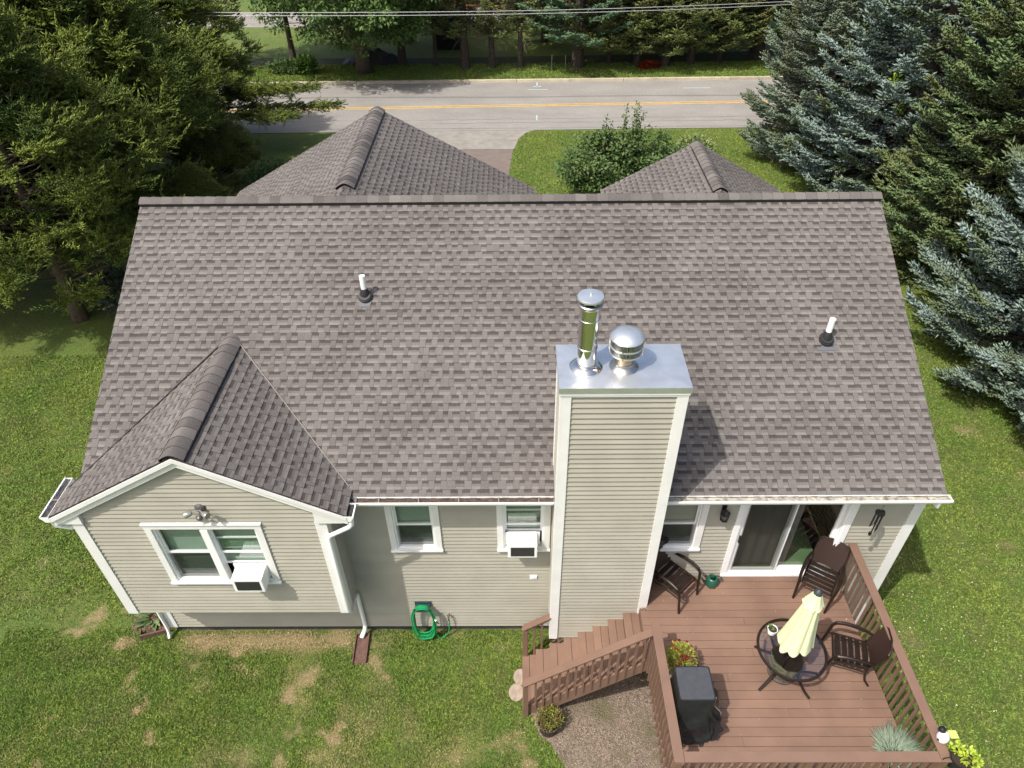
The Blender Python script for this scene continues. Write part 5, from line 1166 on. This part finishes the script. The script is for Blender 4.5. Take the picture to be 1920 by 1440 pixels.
MpA = broad_mesh(3, (0, -.6, 5.6), (5.8, 4.6, 4.0), 330, 150, .8, .24, .12, 4, 1.9)
tree('maple_tree', 'big maple with a thick pale trunk on the verge across the road', 'tree', (-8.9, 35.9, GZ), MpA, maple_f, 7.0, .42, 8, MpA[2], 'trees across the road', .4, 1, bark2)
MpB = broad_mesh(5, (0, 0, 7), (3.4, 3.4, 3.7), 130, 110, .7, .22, .10, 5, 3.3)
FsA = spruce_mesh('fa', 12, 3.1, 11, clear=1.15, step=.42, nb=8, dens=.75, spn=.14, ln=(.2, .38), rad=(.03, .05), droop=.22)
FsB = spruce_mesh('fb', 12, 2.6, 12, clear=2.1, step=.5, nb=7, dens=.6, spn=.14, ln=(.2, .38), rad=(.03, .05), droop=.30)
PnA = spruce_mesh('pa', 11, 4.0, 13, clear=1.45, step=.6, nb=7, dens=1.0, spn=.11, ln=(.22, .4), rad=(.03, .055), droop=.02, pw=.6)
GF = 'trees across the road'
far = [(-13.6, 38.2, MpB, maple_f, .17, 'slim broadleaf tree at the left end of the row across the road'), (-6.85, 37.4, MpB, maple_f, .24, 'broadleaf tree right of the big maple across the road'), (-9.6, 37.6, MpB, maple_f, .1, 'thin broadleaf tree by the tarp tent'),
       (-4.8, 37.0, FsB, far_f, .11, 'thin dark trunked spruce left of the dark shed across the road'), (-3.05, 36.6, FsB, far_f, .24, 'thick bare trunked spruce right of the dark shed'), (-1.45, 36.6, FsB, far_f, .17, 'spruce with bare dead lower limbs across the road'), (.2, 36.6, FsB, far_f, .14, 'bare trunked spruce left of the white pine'),
       (3.6, 36.6, PnA, pine_f, .32, 'blue green white pine with a thick dark trunk across the road'), (5.5, 37.2, FsA, far_f, .13, 'thin spruce just right of the white pine'), (7.1, 36.7, FsA, far_f, .17, 'first drooping yellow green spruce right of the white pine'), (8.75, 36.6, FsA, far_f, .2, 'second drooping yellow green spruce with a curved trunk'),
       (10.3, 36.9, FsA, far_f, .2, 'third drooping yellow green spruce by the red shrub'), (12.0, 37.0, FsA, far_f, .1, 'thin spruce near the right end of the row'), (14.6, 38.4, PnA, green_f, .38, 'thick trunked pine behind the grey green spruce'), (17.5, 37.5, FsA, far_f, .2, 'spruce at the right end of the row'), (-17.5, 37.2, FsB, far_f, .2, 'spruce at the left end of the row'),
       (-2.0, 47.5, FsB, far_f, .2, 'background spruce by the wooden house'), (6.0, 45.0, FsA, far_f, .2, 'background spruce behind the white pine'), (11.0, 45.5, FsA, far_f, .2, 'background spruce behind the drooping spruces'), (16.0, 46.0, FsA, far_f, .2, 'background spruce at the far right'), (1.8, 42.0, FsA, far_f, .2, 'background spruce in front of the wooden house'), (-11.0, 43.5, MpB, maple_f, .25, 'background broadleaf tree behind the tarp tent'), (-7.0, 42.5, MpB, maple_f, .25, 'background broadleaf tree behind the big maple'), (8.5, 41.5, FsA, far_f, .2, 'spruce in the second row behind the drooping pair'), (13.0, 41.8, FsA, far_f, .2, 'spruce in the second row at the right')]
for i, (x, y, src, mm, tr_, lab) in enumerate(far):
    t = thing('maple_tree' if src is MpB else 'pine_tree' if src is PnA else 'spruce_tree', lab, 'tree', (x, y, GZ), i*1.7, GF)
    Ht = 9 if src is MpB else 11.5; tm = trunk_mb(Ht, tr_, 30+i, .014, ()); tm.build('trunk', bark, t, smooth=True)
    key = id(src)
    if key not in _MC: 
        cm = np_mesh('crown', src[0], src[1], None); cm.materials.append(mm); lm = MB()
        for L_ in src[2]: lm.tube(L_[0], L_[1], 5, cap=False)
        lme = lm.mesh('limbs'); lme.materials.append(bark); _MC[key] = (cm, lme)
    cm, lme = _MC[key]; o = bpy.data.objects.new('crown', cm); C.objects.link(o); o.parent = t; o.rotation_euler[2] = i
    if cm.materials[0] != mm: o.material_slots[0].link = 'OBJECT'; o.material_slots[0].material = mm
    o2 = bpy.data.objects.new('limbs', lme); C.objects.link(o2); o2.parent = t; o2.rotation_euler[2] = i
# dead limbs on the bare spruces
for i, lab in enumerate(('spruce with bare dead lower limbs across the road', 'bare trunked spruce left of the white pine', 'thick bare trunked spruce right of the dark shed')):
    t = [o for o in scene.objects if o.get('label') == lab][0]; R = random.Random(i); m = MB()
    for k in range(70):
        z = R.uniform(1.6, 4.0); a = R.uniform(0, 6.28); L_ = R.uniform(.6, 1.9); p = Vector((0, 0, z)); q = p+Vector((math.cos(a)*L_*.5, math.sin(a)*L_*.5, -.1)); s = q+Vector((math.cos(a+R.uniform(-.5, .5))*L_*.5, math.sin(a)*L_*.5, -.35)); m.tube([p, q, s], [.018, .011, .005], 4)
        for j in range(3): e = q.lerp(s, R.random()); m.tube([e, e+Vector((R.uniform(-.4, .4), R.uniform(-.4, .4), R.uniform(-.3, .05)))], [.007, .003], 4)
    m.build('dead_limbs', deadw, t)
# ---- front shrub-tree between the two front gables
BsA = broad_mesh(7, (0, 0, 1.75), (2.5, 1.6, 1.25), 140, 130, .42, .13, .085, .9, .3, .15)
t = tree('crabapple_tree', 'bushy dark green crabapple on the front lawn between the two front gables', 'tree', (4.0, 18.3, GZ), BsA, bush_f, 2.6, .09, 4, BsA[2])
r = np.random.default_rng(5); P, D = [], []; m = MB()
for (x, y, L_) in ((.35, 0, 1.75), (-.15, .1, 1.55), (.15, -.1, 1.35), (-.75, 0, 1.15), (-.5, .1, .85), (.6, .1, .9), (-1.5, 0, .6), (1.3, .0, .6), (1.9, 0, .65), (-.95, .2, .6), (.0, .0, 1.2), (.45, .2, 1.4)):
    b0 = np.array([x, y, 2.4 if abs(x) < 1 else 1.9]); d = np.array([r.normal()*.12+(x*.12), r.normal()*.1, 1.]); e = b0+d*L_; m.tube([tuple(b0-d*.8), tuple(b0), tuple(e)], [.02, .012, .004], 5)
    for s in np.linspace(0, 1, int(30*L_)):
        for k in range(4 if s < .6 else 2): P.append(b0+d*L_*s+r.normal(size=3)*.07*(1.8-s)); D.append(r.normal(size=3)+np.array([0, 0, .6]))
P, D = np.array(P), np.array(D); V, F = scatter(LF_V, LF_F, P, D, np.stack([r.uniform(.08, .15, len(P)), np.full(len(P), .07), np.full(len(P), .07)], 1), r.uniform(-1, 1, len(P))); o = m.build('shoots', bark, t); np_mesh('shoot_leaves', V, F, foliage('shoot_leaf', (.06, .12, .03), (.16, .22, .07)), o)
def shrub(name, label, loc, rad, n, mm, ls=.1, seed=1, cat='shrub', group=None):
    t = thing(name, label, cat, loc, 0, group); r = random.Random(seed); m = MB()
    for k in range(9): a = r.uniform(0, 6.28); m.tube([(0, 0, 0), (math.cos(a)*rad[0]*.4, math.sin(a)*rad[1]*.4, rad[2]*.9)], [.02, .006], 5)
    m.build('stems', bark, t); leaves('foliage', mm, t, (0, 0, rad[2]), rad, n, ls, ls*.6, .5, seed, .35); return t
G2 = 'shrubs on the front lawn'
shrub('shrub', 'rounded green shrub right of the crabapple near the small gable', (6.7, 20.6, GZ), (1.3, 1.0, .75), 3800, bush_f, .12, 3, group=G2)
shrub('shrub', 'pale flowering shrub behind the rounded one near the small gable', (7.7, 22.6, GZ), (.9, .8, .6), 2200, foliage('pale_shrub', (.10, .18, .04), (.36, .40, .18)), .13, 4, group=G2)
shrub('shrub', 'dark shrub left of the large front gable', (-9.6, 19.8, GZ), (1.5, 1.1, .7), 3600, bush_f, .12, 5, group=G2)
shrub('shrub', 'blue grey shrub beside the large front gable', (-8.2, 20.2, GZ), (.8, .7, .5), 1800, foliage('blue_grey_shrub', (.07, .11, .08), (.20, .26, .21)), .1, 6, group=G2)
shrub('hydrangea_shrub', 'round leaved dark shrub between the left cedar trunk and the roof edge', (-12.3, 11.7, GZ), (1.15, 1.3, .75), 1900, foliage('hydrangea_leaf', (.05, .075, .055), (.14, .17, .12)), .2, 7, 'shrub')
shrub('shrub', 'low spreading green shrub on the verge across the road', (-13.2, 36.0, GZ), (1.5, .6, .35), 1800, bush_f, .15, 8, group='plants across the road')
shrub('shrub', 'bright green sapling on the verge across the road', (-12.2, 35.8, GZ), (.6, .45, .5), 900, foliage('bright_sapling', (.08, .18, .03), (.22, .34, .08)), .2, 9, group='plants across the road')
shrub('shrub', 'red leaved low shrub under the spruces across the road', (7.7, 36.1, GZ), (.7, .35, .2), 500, foliage('red_leaf', (.16, .015, .008), (.38, .06, .02)), .14, 10, group='plants across the road')
# vine leaves in the spruces
for (x, y, z, lab) in ((13.4, 17.6, 3.9, 'bright yellow green vine patch in the middle of the blue spruce'), (12.55, 16.9, 5.0, 'upper bright yellow green vine patch in the spruce group')):
    t = thing('climbing_vine', lab, 'vine', (x, y, z)); leaves('leaves', foliage('vine_leaf', (.16, .28, .02), (.34, .46, .05)), t, (0, 0, 0), (.2, .2, .22), 60, .09, .06, .3, 3, .1); stems('stems', stem_m, t, (0, 0, -.4), (.2, .2, .2), 5)
# ============================================================ FAR THINGS
# wooden house across the road
fhm = mat('orange_wood_siding', (.26, .115, .045), .8, var=.3, nscale=2)
fh = thing('wooden_house', 'orange brown wooden house glimpsed through trees at the top edge', 'house', (0, 50, GZ))
fw_ = siding((-7.5, 0, 0), (1, 0, 0), (0, 0, 1), (0, -1, 0), [(0, 0), (17, 0), (17, 3.2), (0, 3.2)], expo=.2, out=.03).build('wall', fhm, fh)
m = MB(); m.box(-7.4, 9.4, .05, 8, 0, 3.2); m.build('body', fhm, fh); m = MB(); m.prism([(-.6, 3.1), (8.6, 3.1), (4, 5.4)], (-8, 0, 0), (0, 1, 0), (0, 0, 1), (1, 0, 0), 0, 18); m.build('roof', mat('far_roof', (.08, .07, .065), .9, var=.2), fh)
for x in (-4.3, 2.5, 6): m = MB(); m.box(x, x+1.0, -.04, .02, 1.0, 2.2); w2 = m.build('window', white, fh); m = MB(); m.box(x+.08, x+.92, -.05, -.041, 1.08, 2.12); m.build('glass', dark_in, w2)
m = MB(); m.box(-.15, .0, -.2, -.06, 0, 3.0); m.build('downspout', whitep, fh)
# dark shed with blue tarp
p = thing('shed', 'dark square shed with a pale blue tarp on top across the road', 'shed', (-4.15, 40.6, GZ))
m = MB(); m.box(-.95, .85, -.2, 1.6, 0, 1.75)
for i in range(10): m.box(-.95+i*.19, -.93+i*.19, -.22, -.2, 0, 1.75)
m.build('walls', mat('dark_shed_wall', (.022, .028, .026), .8, var=.2), p)
vs = []; fs = []; R = random.Random(3)
for j in range(9):
    for i in range(11): vs.append((-1.05+i*.2, -.3+j*.25, 1.80+R.uniform(0, .12)+(.06 if 0 < i < 10 else -.05)))
for j in range(8):
    for i in range(10): a = j*11+i; fs.append((a, a+1, a+12, a+11))
m = MB(); m.add(vs, fs); m.build('tarp', mat('pale_blue_tarp', (.22, .27, .38), .5, var=.2), p)
# white covered patio set / statue-like white heap
p = thing('covered_patio_set', 'cream covered garden furniture beside the bare trunks across the road', 'garden furniture', (-2.2, 44.6, GZ))
vs = []; fs = []; nr, nc = 8, 24
for j in range(nr+1):
    v = j/nr
    for i in range(nc): t = 6.283*i/nc; rr_ = (1.25-.95*v**1.5)*(1+.12*math.sin(3*t+v*2)+.07*math.sin(7*t)); vs.append((rr_*math.cos(t), .7*rr_*math.sin(t), .75+.75*v*(1-.1*math.sin(2*t))))
for j in range(nr):
    for i in range(nc): a = j*nc+i; b = j*nc+(i+1) % nc; fs.append((a, b, b+nc, a+nc))
fs.append(tuple(nr*nc+i for i in range(nc))); m = MB(); m.add(vs, fs); m.build('cover', mat('cream_cover', (.62, .60, .50), .7, var=.1), p, smooth=True)
for sx in (-1, 1):
    for sy in (-1, 1): MB().tube([(sx*.8, sy*.4, 0), (sx*.8, sy*.4, .85)], .035, 8).build('leg', whitep, p)
m = MB(); m.bar((-.8, -.4, .35), (.8, -.4, .35), .03, .05); m.bar((-.8, .4, .35), (.8, .4, .35), .03, .05); m.build('brace', whitep, p)
# tarp tent
p = thing('tarp_tent', 'low grey brown tarp shelter behind the big maple trunk', 'tent', (-8.6, 38.0, GZ)); tm_ = mat('dark_tarp', (.06, .05, .055), .7, var=.2)
vs = []; fs = []
for j in range(7):
    for i in range(15):
        u, v = i/14*2-1, j/6*2-1; h = .78*max(0, 1-abs(u)**1.3)*max(0, 1-abs(v)**1.6)*(1+.15*math.sin(i*2.1+j))+.02; vs.append((u*1.9, v*.75, h))
for j in range(6):
    for i in range(14): a = j*15+i; fs.append((a, a+1, a+16, a+15))
m = MB(); m.add(vs, fs); m.build('tarp', tm_, p)
for x in (-.5, .5): MB().tube([(x, -.72, 0), (x, -.60, .45)], .03, 8).build('pole', bark2, p)
# stakes
for i, (x, y) in enumerate(((2.05, 36.2), (2.85, 36.2))):
    m = MB(); m.tube([(0, 0, 0), (0, 0, .75)], .018, 8); m.lathe([(.028, .70), (.028, .76), (.0, .80)], n=8, capt=False); o = m.build('garden_stake', mat('pale_stake', (.35, .33, .28), .7)); o.location = (x, y, GZ); tag(o, ['thin pale stake left of its twin under the white pine', 'thin pale stake right of its twin near the pine trunk'][i], 'stake', 'stakes under the pine')
# utility wires
wm = mat('wire_grey', (.35, .36, .36), .5, .3)
for i, (za, zb, zc, lab) in enumerate(((5.72, 5.50, 6.2, 'upper thin utility wire crossing the top of the view'), (5.58, 5.38, 6.0, 'lower thin utility wire crossing the top of the view'))):
    pts = []; 
    for k in range(41):
        x = -40+2.0*k; t = (x+3)/15; z = zb+(.15*t*t if x < -3 else .24*t*t*1.25); pts.append((x, 24.6, z))
    o = MB().tube(pts, .013, 6).build('utility_wire', wm, smooth=True); tag(o, lab, 'wire', 'utility wires above the road')
